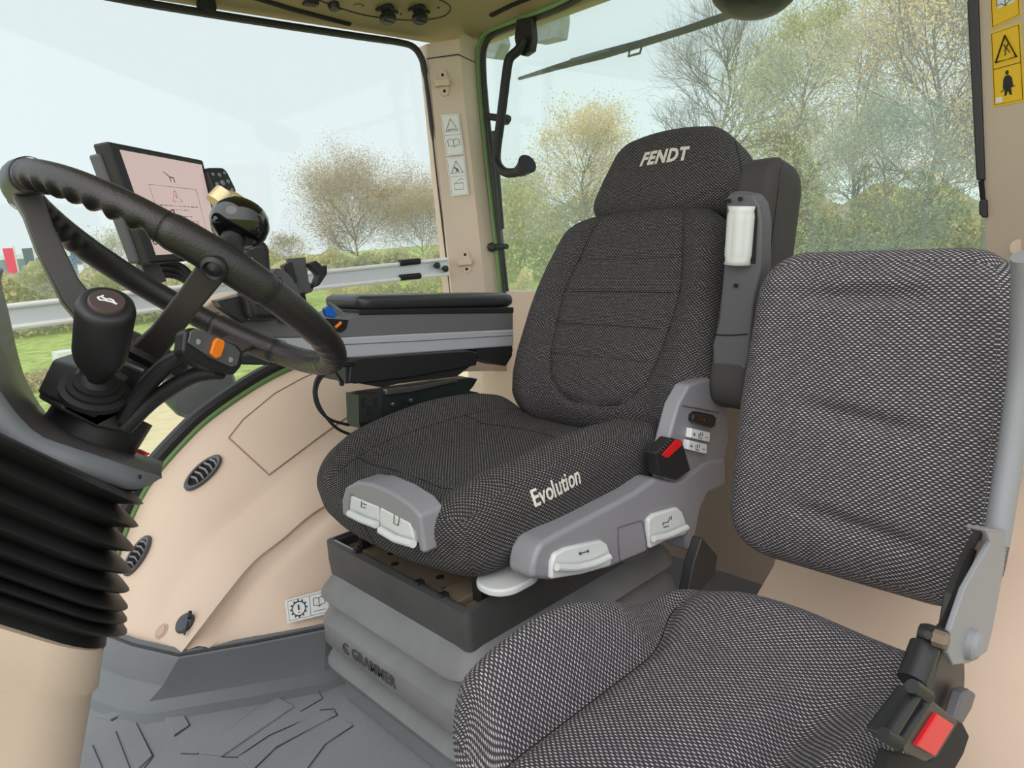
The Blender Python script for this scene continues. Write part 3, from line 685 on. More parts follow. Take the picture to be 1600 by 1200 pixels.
sp.add(*lathe([(.009, -.012), (.011, -.006), (.011, .006), (.009, .012)], U(1458, 995, 'Y', .19), (0, 1, 0), 16)); sp.build('lock_bar', m_black, ps)
bo = MB(); bo.add(*lathe([(.008, -.004), (.008, .006), (.005, .009)], U(1466, 998, 'Y', .183), (0, -1, 0), 6)); bo.build('pivot_bolt', m_metal, ps)
# buckle
bk = MB(); n_ = V3(0, .02, 0)
bk.add(*pxprism([(1378, 1150), (1430, 1078), (1452, 1088), (1500, 1128), (1465, 1185), (1450, 1192), (1398, 1168)], 'Y', .165, (0, .014, 0)))
bko = bk.build('belt_buckle', m_black, ps, bevel=.004, seg=3)
rl_ = MB(); rl_.add(*tube([U(1437, 1073, 'Y', .158), U(1388, 1150, 'Y', .158)], .0050, 12)); rl_.add(*tube([U(1450, 1090, 'Y', .155), U(1402, 1166, 'Y', .155)], .0045, 12)); rl_.add(*tube([U(1425, 1072, 'Y', .158), U(1450, 1088, 'Y', .152)], .0055, 12)); rl_.add(*tube([U(1380, 1148, 'Y', .158), U(1402, 1160, 'Y', .152)], .0055, 12)); rl_.build('buckle_rail', m_black, bko)
rb = MB(); rb.add(*pxprism([(1466, 1116), (1492, 1133), (1462, 1182), (1434, 1166)], 'Y', .161, (0, .01, 0))); rb.build('release_button', m_red, bko, bevel=.0015)
tg_ = MB(); tg_.add(*pxprism([(1506, 1082), (1517, 1078), (1526, 1084), (1518, 1110), (1505, 1132), (1492, 1124)], 'Y', .18, (0, .012, 0))); tg_.build('belt_tongue', m_dark, ps, bevel=.003)
sb = MB(); sb.add(*pxprism([(1500, 1120), (1515, 1150), (1505, 1180), (1485, 1215), (1380, 1215), (1390, 1175), (1455, 1190)], 'Y', .19, (0, .01, 0))); sb.build('belt_webbing', m_seam, ps, bevel=.002)
# front left hinge of the passenger backrest (dark strut between the seats)
hs_ = MB(); hs_.add(*pxprism([(1098, 840), (1122, 868), (1118, 900), (1095, 925), (1075, 930), (1085, 880)], 'Y', .60, (0, .02, 0))); hso = hs_.build('hinge_strut', m_black, ps, bevel=.003)
#PART3
# ================================================================== STEERING WHEEL
WC = V3(.322, .9355, -.0325); TH = math.radians(40)
wn_ = V3(math.sin(TH), 0, math.cos(TH)); wu = V3(math.cos(TH), 0, -math.sin(TH)); wv = V3(0, 1, 0)
def wp(phi, r, h=0): a = math.radians(phi); return WC + r * (math.cos(a) * wu + math.sin(a) * wv) + h * wn_
wheel = thing('steering_wheel', 'black leather steering wheel with finger grips and three flat spokes on the column', 'steering wheel', tuple(WC - .12 * wn_))
SPK = (172, 258, 40)
v = []; f = []; NA, NB = 540, 20
for i in range(NA):
    phi = 360 * i / NA
    ds = min(abs((phi - s + 180) % 360 - 180) for s in SPK)
    amp = .0034 * smooth01((ds - 16) / 6) * max(smooth01((75 - abs(phi - 185)) / 25), .35 * smooth01((28 - abs(phi - 325)) / 10))
    wav = .5 + .5 * math.cos(math.radians(phi) * 54)
    base = .0172 + .0018 * (1 - smooth01((ds - 14) / 3))
    for k in range(NB):
        a = 2 * math.pi * k / NB                      # 0 = outwards, 90 = towards driver
        under = smooth01((-math.sin(a) * .75 - math.cos(a) * .65 + .35))
        r_ = base - amp * (1 - wav) ** .7 * under * 1.7
        v.append(wp(phi, .200 + r_ * math.cos(a), r_ * math.sin(a)))
for i in range(NA):
    for k in range(NB):
        l = (k + 1) % NB; j = (i + 1) % NA; f.append((i * NB + k, j * NB + k, j * NB + l, i * NB + l))
rim = mesh('rim', v, f, m_leather, wheel, sharp=0)
for s in SPK:
    for d in (-17, 17):
        sm = MB(); sm.add(*tube([WC + (wp(s + d, .2) - WC) + .0191 * (math.cos(a) * norm(wp(s + d, .2) - WC) + math.sin(a) * wn_) for a in np.linspace(0, 2 * math.pi, 24, endpoint=False)], .0005, 5, closed=True)); sm.build('rim_seam', m_seam, rim)
for s in SPK:
    sp_ = MB(); d = norm(wp(s, 1) - WC); tt = np.cross(wn_, d); rowsS = []
    for (r_, h, w_, th_) in ((.030, -.100, .030, .007), (.06, -.098, .024, .006), (.10, -.080, .0205, .0055), (.15, -.042, .0195, .0055), (.178, -.016, .021, .006), (.196, -.004, .022, .007)):
        c = WC + r_ * d + h * wn_
        if s == 172: th_ = .016; w_ = .016
        elif s == 258: w_ = w_ * .70
        rowsS.append([c + tt * a + wn_ * b for a, b in ((-w_, -th_), (w_, -th_), (w_, th_), (-w_, th_))])
    v_, f_ = loft(rowsS, closed=True); f_ += [(0, 1, 2, 3), (20, 21, 22, 23)]; sp_.add(v_, f_); so = sp_.build('spoke', m_dark if 0 else mat('spoke plastic', (68, 64, 62), .42), wheel, bevel=.003, seg=3)
    pc_ = MB(); 
    if s == 258:
        rp_ = WC + .2 * d; bdir = norm(-norm(rp_) - wn_ * .45 - d * .35)
        pc_.add(*lathe([(.013, -.004), (.0135, .004), (.010, .007), (.008, .004), (.005, .006), (0.0, .008)], rp_ + bdir * .0168, bdir, 20)); pc_.build('rim_bolt', m_black, so)
hubm = MB(); hubm.add(*lathe([(.020, -.16), (.030, -.145), (.036, -.118), (.052, -.112), (.055, -.100), (.050, -.090), (.030, -.086), (0, -.086)], WC, wn_, 32)); hubm.build('hub', m_black, wheel)
# spinner knob on the rim
kb0 = U(370, 392, 'Y', .80)
kc = U(375, 352, 'Y', .84); kst = wp(262, .2, .01)
kn = MB(); axk = norm(V3(.35, .1, .93))
kbase = wp(272, .205, .016) + V3(-.02, 0, .0); 
kc = U(374, 350, 'Y', kbase[1] + .045)
ks = U(355, 396, 'Y', kbase[1] + .03)
axk = norm(kc - ks)
kn.add(*lathe([(.0, -.0215), (.014, -.021), (.025, -.015), (.0305, -.004), (.031, .005), (.027, .015), (.018, .0205), (0, .0225)], kc, axk, 36)); knob = kn.build('spinner_knob', m_gloss, wheel, sharp=0)
st_ = MB(); st_.add(*lathe([(.018, -.002), (.0165, .004), (.0125, .022), (.013, .032)], ks - axk * .004, axk, 24)); st_.build('knob_stalk', m_black, knob)
st_ = MB(); cc = U(345, 318, 'Y', kc[1] + .09); st_.add(*tube([U(337, 318, 'Y', kc[1] + .05), U(352, 302, 'Y', kc[1] + .05)], .012, 14)); st_.add(*tube(spl([U(348, 308, 'Y', kc[1] + .05), U(365, 312, 'Y', kc[1] + .05), U(382, 325, 'Y', kc[1] + .04)], 4), .009, 12)); 
clampo = st_.build('knob_clamp', m_brass, wheel)

# ================================================================== STEERING COLUMN
col = thing('steering_column', 'steering column on a beige pedestal with black bellows, horn knob and shuttle lever', 'steering column', (.10, .935, FZ))
# cowl: dark top
Fp = [(-12, 412, 1.05), (2, 444, 1.05), (14, 490, 1.05), (28, 553, 1.05), (44, 600, 1.04), (82, 655, 1.02), (150, 685, .98), (210, 705, .95), (256, 722, .92)]
Np = [(-70, 480, .80), (-40, 560, .80), (0, 610, .80), (25, 645, .80), (62, 680, .80), (110, 698, .80), (165, 716, .81), (215, 733, .83), (253, 744, .875)]
Sp = [(-70, 570, .795), (-40, 640, .795), (0, 684, .795), (25, 707, .795), (70, 726, .795), (115, 740, .795), (165, 753, .805), (215, 765, .825), (250, 748, .873)]
def U3n(L, n=48):
    q_ = U3(L); q_ = [q_[0] + V3(-.26, 0, -.03), q_[0] + V3(-.12, 0, .0)] + q_
    return resample(spl(q_, 6), n)
f_r, n_r, s_r = U3n(Fp), U3n(Np), U3n(Sp)
mirror = lambda P: np.stack([P[:, 0], 2 * .9355 - P[:, 1], P[:, 2]], 1)
mid1 = n_r * .93 + f_r * .07 + V3(.0, 0, .005)
cw = MB(); cw.add(*loft([n_r, mid1, n_r * .5 + f_r * .5 + V3(0, 0, .004), f_r, f_r + V3(-.012, .012, -.02)])); cwo = cw.build('cowl', mat('cowl plastic', (78, 74, 74), .4, bump=.08, bscale=900), col, sharp=0)
sv = MB(); sv.add(*loft([n_r + V3(0, .006, -.001), n_r, n_r * .5 + s_r * .5 + V3(0, -.004, 0), s_r, s_r + V3(-.004, .02, -.004)])); sv.build('cowl_trim', mat('cowl trim grey', (116, 117, 122), .45), col, sharp=0)
sv = MB(); mr = mirror(s_r); sv.add(*loft([s_r + V3(-.004, .004, -.002), mr * [1, 1, 1] + V3(-.03, 0, -.002)])); sv.build('cowl_underside', m_black, col)
sx = MB(); sx.add(*tube([U(219, 742, 'Y', .824), U(219, 748, 'Y', .824)], .0012, 6)); sx.build('screw_hole', m_seam, col)
lmp = MB(); lmp.add(*tube([U(215, 707, 'Y', .91) + V3(0, -.004, .003), U(228, 713, 'Y', .89) + V3(0, -.004, .003)], .004, 8, flat=.4)); lmp.build('warning_lamp', mat('dim red lens', (190, 60, 60), .3), col)
# bellows
bt = U(196, 745, 'Y', .93); cu_ = norm(V3(.74, 0, -.70))
def bring(tip, ins, nseg=30):
    L_, Wd, rr_ = .46, .155, .085
    pts = rrect(-L_ / 2 , 0, L_ - 2 * ins, 2 * (Wd - ins), rr_, 8)
    return [tip + cu_ * a + V3(0, b, 0) for a, b in pts]
prof = []
nf = 8; yt = [790, 822, 855, 886, 913, 938, 956, 973]; xt = [226, 219, 214, 209, 206, 204, 203, 203]
tips = [U(x - 36, y - 30, 'Y', .93) for x, y in zip(xt, yt)]
prof.append(bring(bt + V3(-.01, 0, .0), .045)); prof.append(bring(bt + V3(-.005, 0, -.015), .036))
for i, tp in enumerate(tips):
    pv = tips[i - 1] if i else bt
    prof.append(bring(pv * .4 + tp * .6 + V3(0, 0, .0), .022)); 
    prof.append(bring(tp + V3(0, 0, .003), .003)); prof.append(bring(tp + V3(0, 0, -.001), .0)); prof.append(bring(tp + V3(0, 0, -.005), .004))
prof.append(bring(tips[-1] + V3(-.004, 0, -.012), .016)); prof.append(bring(U(146, 968, 'Y', .93), .006))
be = MB(); be.add(*loft(prof, closed=True)); be.build('bellows', m_bellow, col, sharp=55)
# pedestal
pd0 = U(134, 962, 'Y', .93); rowsP = [bring(pd0 + V3(-.002, 0, .004), .012), bring(pd0, 0)]
q1 = U(126, 1020, 'Y', .93); rowsP.append(bring(q1, .0)); rowsP.append(bring(q1 + V3(-.003, 0, -.006), .0035))
q2 = U(92, 1180, 'Y', .93); q2b = q2
def ringz(tip, k):   # ring turning from tilted to level towards the floor
    d = norm(cu_ * (1 - k) + V3(1, 0, 0) * k); pts = rrect(-.23 , 0, .46, .31, .085, 8)
    return [tip + d * a + V3(0, b, 0) for a, b in pts]
rowsP.append(ringz(q2, .35)); rowsP.append(ringz(V3(q2[0] - .05, q2[1], FZ), 1.0))
pe = MB(); pe.add(*loft(rowsP, closed=True)); pe.build('pedestal', m_beige, col, sharp=50)
# column head and tube
m_head = mat('column plastic', (52, 48, 48), .5, bump=.1, bscale=700)
hd = MB(); hc = [(96, 640), (143, 562), (232, 590), (240, 640), (205, 676), (150, 668)]
hd.add(*pxprism([(95, 628), (122, 572), (160, 560), (205, 590), (186, 612), (150, 655)], 'Y', .855, (-.004, .10, .0)))
hd.add(*pxprism([(92, 640), (97, 628), (150, 656), (188, 612), (236, 620), (225, 650), (200, 678), (150, 668)], 'Y', .862, (0, .11, 0)))
hdo = hd.build('column_head', m_head, col, bevel=.004, seg=3)
ct = MB(); ct.add(*tube([WC - .165 * wn_, WC - .26 * wn_], .040, 24)); ct.add(*tube([WC - .175 * wn_ + V3(0, .0, 0), WC - .24 * wn_], .052, 24)); ct.build('column_tube', m_black, col)
rg_ = MB(); rg_.add(*tube([U(178, 562, 'Y', .87), U(222, 580, 'Y', .87)], .004, 8)); rg_.build('steel_ring', m_steel, col)
# horn knob on its boot
hk0 = U(150, 602, 'Y', .848); hk1 = U(167, 474, 'Y', .765); ha = norm(hk1 - hk0); HL = np.linalg.norm(hk1 - hk0)
bt_ = MB(); bt_.add(*lathe([(.034, -.012), (.034, -.006), (.028, -.004), (.028, .0), (.022, .001), (.022, .005), (.016, .006), (.013, .010), (.010, .012)], hk0, norm(ha + V3(.1, .1, .1)), 32)); bt_.build('knob_boot', m_rubber, col)
hn = MB(); hn.add(*lathe([(.009, .0), (.010, HL * .15), (.016, HL * .22), (.0235, HL * .36), (.0255, HL * .45), (.0262, HL * .93), (.0245, HL * .985), (.0215, HL), (.0165, HL)], hk0, ha, 40)); hno = hn.build('horn_knob', m_black, col, sharp=50)
hb_ = MB(); hb_.add(*lathe([(.0165, -.001), (.0163, .002), (.015, .004), (0, .0042)], hk1, ha, 32)); hbo = hb_.build('horn_button', mat('horn button', (74, 62, 62), .35), hno)
Rh = np.stack([norm(U(195, 480, 'Y', .765) - hk1 - ha * np.dot(U(195, 480, 'Y', .765) - hk1, ha)), norm(np.cross(ha, norm(U(195, 480, 'Y', .765) - hk1 - ha * np.dot(U(195, 480, 'Y', .765) - hk1, ha))))], 1)
def hp(a, b): return hk1 + ha * .0046 + Rh @ np.array([a, b]) * .001
ic = MB()
for st in ([(-8, 3), (-6, -1), (-2, -1), (6, -4)], [(-8, 3), (-5, 5), (-1, 1), (2, 2), (5, 0), (6, -4)], [(-5, 5), (-3, 7)], [(5, -4), (8, -6)]): ic.add(*tube([hp(a, b * .8) for a, b in st], .0009, 5))
ic.build('horn_symbol', m_white, hbo)
# shuttle lever
la = MB(); lp_ = spl([U(196, 655, 'Y', .85), U(222, 612, 'Y', .83), U(255, 575, 'Y', .80), U(285, 556, 'Y', .78), U(312, 550, 'Y', .76)], 6)
la.add(*tube(lp_, .013, 14, flat=.7)); la.add(*tube(spl([U(196, 668, 'Y', .85), U(240, 625, 'Y', .83), U(300, 588, 'Y', .79), U(345, 580, 'Y', .76)], 6), .011, 14, flat=.8)); la.build('lever_arm', m_black, col)
def sp3(L, y, d): return prism([U(a, b, 'Y', y + (a - 330) * .0004) for a, b in L], d)
lh = MB(); lh.add(*sp3([(286, 535), (288, 516), (303, 510), (372, 536), (381, 548), (379, 572), (366, 587), (335, 582), (300, 565), (284, 552)], .745, (0.0, .03, -.004))); lho = lh.build('lever_head', m_black, col, bevel=.005, seg=3)
lf_ = MB(); lf_.add(*sp3([(294, 536), (298, 518), (307, 514), (368, 541), (376, 551), (371, 571), (362, 574), (330, 560)], .742, (0, .006, 0))); lf_.build('lever_face', m_dark, lho, bevel=.0012)
rk = MB(); rk.add(*sp3([(329, 553), (335, 533), (341, 528), (352, 533), (352, 541), (346, 558), (338, 561)], .735, (0, .01, 0))); rk.build('rocker_switch', m_orange, lho, bevel=.002, seg=3)
for (a, b) in ((309, 534), (360, 562)):
    s_ = MB(); s_.add(*lathe([(.0030, 0), (.0028, .0008)], U(a, b, 'Y', .7415 + (a - 330) * .0004), (0, -1, 0), 14)); so = s_.build('screw', m_steel, lho)

# ================================================================== ARMREST CONSOLE
con = thing('armrest_console', 'long grey armrest console with padded black lid beside the driver seat', 'armrest', (.9, 1.30, -.25))
b_ = MB(); b_.add(*pxprism([(330, 500), (420, 498), (520, 500), (545, 494), (562, 489), (803, 484), (803, 517), (640, 524), (525, 530), (380, 528)], 'Y', 1.25, (0, .16, 0))); bo_ = b_.build('console_body', mat('console grey', (106, 106, 108), .5, bump=.15, bscale=900), con, bevel=.006, seg=3)
b_ = MB(); b_.add(*pxprism([(380, 528), (525, 528), (640, 522), (803, 515), (803, 541), (650, 552), (560, 559), (470, 562), (400, 556)], 'Y', 1.246, (0, .16, 0))); b_.build('side_trim', mat('console trim', (176, 178, 184), .45), con, bevel=.004, seg=3)
b_ = MB(); b_.add(*tube([U(525, 539, 'Y', 1.2455), U(650, 533, 'Y', 1.2455), U(800, 524, 'Y', 1.2455)], .0008, 5)); b_.build('trim_joint', m_dark, con)
b_ = MB(); b_.add(*pxprism([(345, 560), (400, 554), (470, 562), (480, 566), (440, 571), (380, 570)], 'Y', 1.25, (0, .12, 0))); b_.build('console_underside', m_black, con, bevel=.003)
pw0, pw1 = U(562, 476, 'Y', 1.25), U(806, 472, 'Y', 1.25)
def warp_pad(p): return np.stack([(pw0[0] + pw1[0]) / 2 + p[:, 0], 1.325 + p[:, 1], np.interp(p[:, 0], [-.23, .23], [pw0[2], pw1[2]]) + p[:, 2] + .004], 1)
pad, _ = cushion('armrest_pad', (pw1[0] - pw0[0], .15, .034), (.02, .02, .014), warp_pad, (30, 14, 8), mat('black armrest leather', (52, 52, 54), .35, bump=.2, bscale=500), con)
b_ = MB(); b_.add(*pxprism([(561, 484), (803, 480), (803, 489), (562, 492)], 'Y', 1.247, (0, .15, 0))); b_.build('pad_base', m_black, con, bevel=.002)
# switch tray with hinge pocket
b_ = MB(); b_.add(*pxprism([(505, 497), (545, 500), (541, 515), (533, 520), (517, 516)], 'Y', 1.2485, (0, .01, 0))); b_.build('tray_recess', m_seam, con, bevel=.001)
b_ = MB(); b_.add(*tube([U(524, 512, 'Y', 1.246), U(533, 504, 'Y', 1.246)], .0032, 8)); b_.build('orange_switch', m_orange, con)
# blue capped keys lying in the tray
keys = thing('key_tags', 'blue plastic key tag lying with grey keys in the console tray', 'keys', tuple(U(525, 492, 'Y', 1.27)))
b_ = MB(); b_.add(*pxprism([(507, 483), (514, 478), (522, 482), (528, 491), (524, 497), (511, 495)], 'Y', 1.255, (0, .012, 0))); b_.build('blue_tag', m_blue, keys, bevel=.002)
b_ = MB()
for k in range(4): b_.add(*tube([U(514 + 4 * k, 472 + 2.5 * k, 'Y', 1.26), U(528 + 5 * k, 492 + 1.2 * k, 'Y', 1.255)], .0016, 6))
b_.build('key_blade', m_steel, keys)
# controls at the console front
cf = MB(); cf.add(*pxprism([(300, 490), (330, 470), (378, 455), (384, 462), (386, 485), (380, 500), (330, 500)], 'Y', 1.32, (0, .08, 0))); cf.build('console_front', m_beige, con, bevel=.006)
joy = thing('joystick', 'dark moulded multi-function joystick standing on the console behind the wheel rim', 'joystick', tuple(U(400, 480, 'Y', 1.24)))
b_ = MB(); b_.add(*pxprism([(375, 392), (385, 382), (400, 378), (417, 374), (424, 390), (426, 430), (440, 470), (450, 500), (395, 500), (385, 470), (388, 430)], 'Y', 1.20, (0.0, .05, 0))); jo = b_.build('grip', m_black, joy, bevel=.012, seg=4)
b_ = MB(); b_.add(*tube([U(388, 404, 'Y', 1.197), U(394, 402, 'Y', 1.197), U(397, 413, 'Y', 1.197), U(391, 414, 'Y', 1.197)], .0010, 6, closed=True)); b_.build('orange_mark', m_orange, jo)
b_ = MB(); b_.add(*pxprism([(340, 470), (385, 460), (385, 495), (388, 500), (380, 502), (383, 505), (345, 480)], 'Y', 1.23, (0, .03, 0))); b_.build('joystick_stem', m_black, joy, bevel=.003)
b_ = MB(); b_.add(*pxprism([(428, 425), (434, 419), (445, 421), (458, 434), (468, 452), (474, 470), (474, 505), (440, 505), (430, 460)], 'Y', 1.235, (0, .06, 0))); b_.build('palm_rest', m_dark, joy, bevel=.010, seg=4)

# phone holder
ph = thing('phone_holder', 'black clamp phone holder mounted in front of the silver window rail', 'phone holder', tuple(U(480, 450, 'Y', 1.3)))
b_ = MB(); b_.add(*pxprism([(449, 404), (478, 402), (483, 440), (492, 447), (488, 456), (475, 461), (468, 458), (462, 438)], 'Y', 1.30, (0, .012, 0))); b_.build('back_plate', m_dark, ph, bevel=.002)
b_ = MB(); b_.add(*pxprism([(443, 415), (457, 408), (462, 428), (466, 440), (462, 444), (448, 425)], 'Y', 1.285, (0, .02, 0))); b_.build('clamp_arm', m_black, ph, bevel=.003)
b_ = MB(); b_.add(*pxprism([(483, 412), (495, 407), (505, 416), (512, 414), (512, 428), (500, 446), (490, 450), (497, 430), (488, 420)], 'Y', 1.285, (0, .02, 0))); b_.build('clamp_arm', m_black, ph, bevel=.003)
b_ = MB(); b_.add(*tube([U(470, 458, 'Y', 1.30), U(478, 500, 'Y', 1.31)], .008, 10)); b_.build('stem', m_black, ph)

# ================================================================== DISPLAY TERMINAL
mon = thing('display_terminal', 'tilted tablet terminal showing a pink warning page above the steering wheel', 'display', tuple(U(250, 440, 'Y', 1.2)))
cTL, cTR, cBR, cBL = U(168, 220, 'Y', 1.14), U(318, 250, 'Y', 1.25), U(352, 402, 'Y', 1.24), U(237, 412, 'Y', 1.15)
mn = norm(np.cross(cTR - cTL, cBL - cTL)); 
if np.dot(mn, cTL) < 0: mn = -mn                       # away from the camera
class Decal:
    def __init__(s, TL, TR, BR, BL, out):
        s.c = [np.array(x, float) for x in (TL, TR, BR, BL)]; s.o = norm(out)
    def p(s, a, b, h=0):
        TL, TR, BR, BL = s.c; return (TL * (1 - a) + TR * a) * (1 - b) + (BL * (1 - a) + BR * a) * b + s.o * h
    def poly(s, L, h0, h1): return prism([s.p(a, b, h0) for a, b in L], s.o * (h1 - h0))
    def rect(s, a0, b0, a1, b1, h0, h1): return s.poly([(a0, b0), (a1, b0), (a1, b1), (a0, b1)], h0, h1)
    def line(s, L, w, h, closed=False): return tube([s.p(a, b, h) for a, b in L], w, 5, closed=closed)
MD = Decal(cTL, cTR, cBR, cBL, -mn)
b_ = MB(); b_.add(*prism([cTL, cTR, cBR, cBL], mn * .028)); mo = b_.build('housing', m_black, mon, bevel=.004, seg=3)
b_ = MB(); b_.add(*prism([MD.p(-.02, .08, -.018), MD.p(.9, .08, -.018), MD.p(.9, .98, -.018), MD.p(-.02, .98, -.018)], mn * .02)); b_.build('back_cover', m_dark, mon, bevel=.004)
b_ = MB(); b_.add(*MD.rect(.085, .055, .955, .93, -.001, .0008)); scr = b_.build('screen', m_screen, mo, smooth=False)
m_scr2 = mat('screen print', (90, 60, 62), .4); m_scr3 = mat('screen red print', (200, 50, 70), .4)
SD = Decal(MD.p(.085, .055), MD.p(.955, .055), MD.p(.955, .93), MD.p(.085, .93), -mn)
b_ = MB(); b_.add(*SD.line([(.20, .30), (.83, .30), (.83, .83), (.20, .83)], .0004, .0012, closed=True))
for (yy, xa, xb) in ((.50, .26, .80), (.54, .40, .64), (.61, .36, .66)):
    x_ = xa
    while x_ < xb:
        w_ = random.uniform(.03, .07); b_.add(*SD.line([(x_, yy), (min(xb, x_ + w_), yy)], .0006, .0012)); x_ += w_ + .018
b_.add(*SD.line([(.47, .17), (.50, .20), (.50, .25)], .0008, .0012)); b_.add(*SD.line([(.50, .20), (.545, .20), (.55, .25)], .0010, .0012)); b_.add(*SD.line([(.43, .15), (.47, .17)], .0005, .0012))
b_.add(*SD.line([(.46, .78), (.46, .73), (.485, .70), (.51, .73), (.51, .78)], .0010, .0012)); b_.add(*SD.line([(.63, .73), (.66, .77), (.72, .68)], .0006, .0012)); b_.build('screen_print', m_scr2, scr)
b_ = MB(); b_.add(*SD.line([(.51, .335), (.58, .45), (.45, .45)], .0008, .0012, closed=True)); b_.add(*SD.line([(.512, .38), (.512, .42)], .0009, .0012)); b_.build('screen_symbol', m_scr3, scr); b_ = MB(); b_.add(*SD.line([(.58, .66), (.74, .66), (.74, .80), (.58, .80)], .0006, .0012, closed=True)); b_.build('screen_symbol', m_scr3, scr)
b_ = MB(); b_.add(*prism([U(206, 375, 'Y', 1.18), U(232, 370, 'Y', 1.18), U(262, 440, 'Y', 1.2), U(232, 445, 'Y', 1.2)], (0, .03, 0))); b_.build('bracket', m_dark, mon, bevel=.003)
# keypad with dial beside it
kp = thing('keypad', 'black rounded keypad with a grey dial cross beside the terminal', 'keypad', tuple(U(345, 300, 'Y', 1.26)))
KP = Decal(U(322, 262, 'Y', 1.24), U(352, 262, 'Y', 1.27), U(372, 302, 'Y', 1.26), U(342, 318, 'Y', 1.23), -mn)
b_ = MB(); b_.add(*KP.poly(rrect(.5, .5, 1, 1, .22, 5), -.02, 0)); b_.build('housing', m_black, kp, bevel=.002)
for (a, b, rr_) in ((.5, .5, .0050), (.5, .24, .0038), (.5, .76, .0038), (.22, .5, .0038), (.78, .5, .0038), (.2, .2, .003), (.8, .2, .003), (.8, .8, .003), (.2, .8, .003)):
    b_ = MB(); b_.add(*lathe([(rr_, 0), (rr_ * .9, .002), (0, .0022)], KP.p(a, b), -mn, 14)); b_.build('key', m_grey, kp)
# ribbed hoses behind the wheel
for k, (yy, lab) in enumerate(((0, 'topmost black hose of the bundle below the terminal'), (9, 'middle black hose of the bundle below the terminal'), (18, 'lowest black hose of the bundle below the terminal'))):
    b_ = MB(); b_.add(*tube(spl([U(222, 426 + yy, 'Y', 1.28), U(250, 412 + yy, 'Y', 1.27), U(280, 415 + yy, 'Y', 1.26), U(302, 436 + yy * .8, 'Y', 1.25), U(318, 470, 'Y', 1.27)], 6), .0058, 10)); tag(b_.build('hose', m_rubber), lab, 'hose', 'hoses below the terminal')

# ================================================================== CONSOLE SUPPORT: box, slide, cables
cbx = thing('control_box', 'black rectangular control box hung under the armrest console', 'box', tuple(U(650, 580, 'Y', 1.22)))
b_ = MB(); b_.add(*pxprism([(556, 560), (734, 548), (747, 551), (745, 571), (640, 590), (556, 600), (545, 598), (548, 568)], 'Y', 1.22, (0, .11, 0))); b_.build('box_body', m_black, cbx, bevel=.003)
b_ = MB(); b_.add(*pxprism([(560, 599), (640, 589), (735, 573), (715, 588), (620, 600), (600, 606)], 'Y', 1.225, (0, .09, 0))); b_.build('box_underside', m_seam, cbx, bevel=.002)
b_ = MB(); b_.add(*pxprism([(540, 572), (556, 567), (556, 598), (540, 600)], 'Y', 1.225, (0, .03, 0))); b_.build('plug', m_black, cbx, bevel=.002)
cab = MB(); m_cab = m_rubber
for k, L in enumerate(([(560, 566, 1.23), (525, 570, 1.2), (500, 585, 1.19), (491, 608, 1.185), (496, 635, 1.18), (515, 655, 1.18), (545, 664, 1.2)], [(560, 570, 1.23), (528, 573, 1.2), (504, 588, 1.19), (494, 612, 1.185), (502, 640, 1.18), (525, 668, 1.18), (550, 680, 1.2)])):
    b_ = MB(); b_.add(*tube(spl(U3(L), 8), .0030, 8)); tag(b_.build('cable', m_cab), ('inner' if k == 0 else 'outer') + ' black cable looping from the control box down behind the seat cushion', 'cable', 'cables looping from the control box')
b_ = MB(); b_.add(*tube(spl(U3([(520, 572, 1.19), (527, 585, 1.19), (535, 597, 1.2)]), 4), .0028, 8)); b_.add(*lathe([(.004, -.003), (.004, .003)], U(534, 600, 'Y', 1.2), (0, -1, 0), 10)); tag(b_.build('cable_tie', m_cab), 'short black cable tie stub hanging left of the control box', 'cable')
sld = thing('slide_bracket', 'zinc and black slide bracket standing behind the seat cushion bolster', 'bracket', tuple(U(650, 630, 'Y', 1.24)))
b_ = MB(); b_.add(*pxprism([(560, 617), (580, 614), (596, 612), (650, 604), (735, 590), (747, 592), (740, 604), (728, 618), (720, 660), (562, 670)], 'Y', 1.225, (0, .05, 0))); b_.build('slide_plate', m_metal if 0 else mat('black zinc', (58, 66, 66), .3, metal=.6, var=14, vscale=30), sld, bevel=.002)
b_ = MB(); b_.add(*pxprism([(560, 617), (597, 613), (598, 625), (596, 655), (561, 662)], 'Y', 1.222, (0, .004, 0))); b_.build('end_plate', mat('dull zinc', (62, 66, 64), .4, metal=.5), sld)
b_ = MB(); b_.add(*pxprism([(604, 608), (650, 603), (715, 591), (716, 596), (640, 613), (604, 617)], 'Y', 1.218, (0, .012, 0))); b_.build('guide_rail', m_steel, sld, bevel=.001)
for (a, b) in ((642, 626), (704, 624), (614, 632)):
    b_ = MB(); b_.add(*lathe([(.0055, 0), (.005, .003), (.002, .004)], U(a, b, 'Y', 1.224), (0, -1, 0), 12)); b_.build('bolt', m_steel, sld)
for (a, b) in ((568, 630), (587, 630), (577, 642)):
    b_ = MB(); b_.add(*prism([U(a - 3, b - 8, 'Y', 1.2205), U(a + 3, b - 8, 'Y', 1.2205), U(a + 3, b + 6, 'Y', 1.2205), U(a - 3, b + 6, 'Y', 1.2205)], (0, .001, 0))); b_.build('slot_hole', m_seam, sld)
for L in ([(722, 640), (745, 612), (752, 616), (735, 650)], [(738, 625), (752, 617), (775, 650), (768, 660), (745, 655)]):
    b_ = MB(); b_.add(*pxprism(L, 'Y', 1.20, (0, .04, 0))); b_.build('adjuster_arm', m_black, sld, bevel=.003)
b_ = MB(); b_.add(*tube([U(776, 655, 'Y', 1.15), U(779, 640, 'Y', 1.15)], .004, 8)); b_.add(*tube([U(779, 640, 'Y', 1.15), U(783, 625, 'Y', 1.15)], .002, 8)); tag(b_.build('pull_cable', m_white), 'thin cable with white end sleeve beside the backrest corner', 'cable')
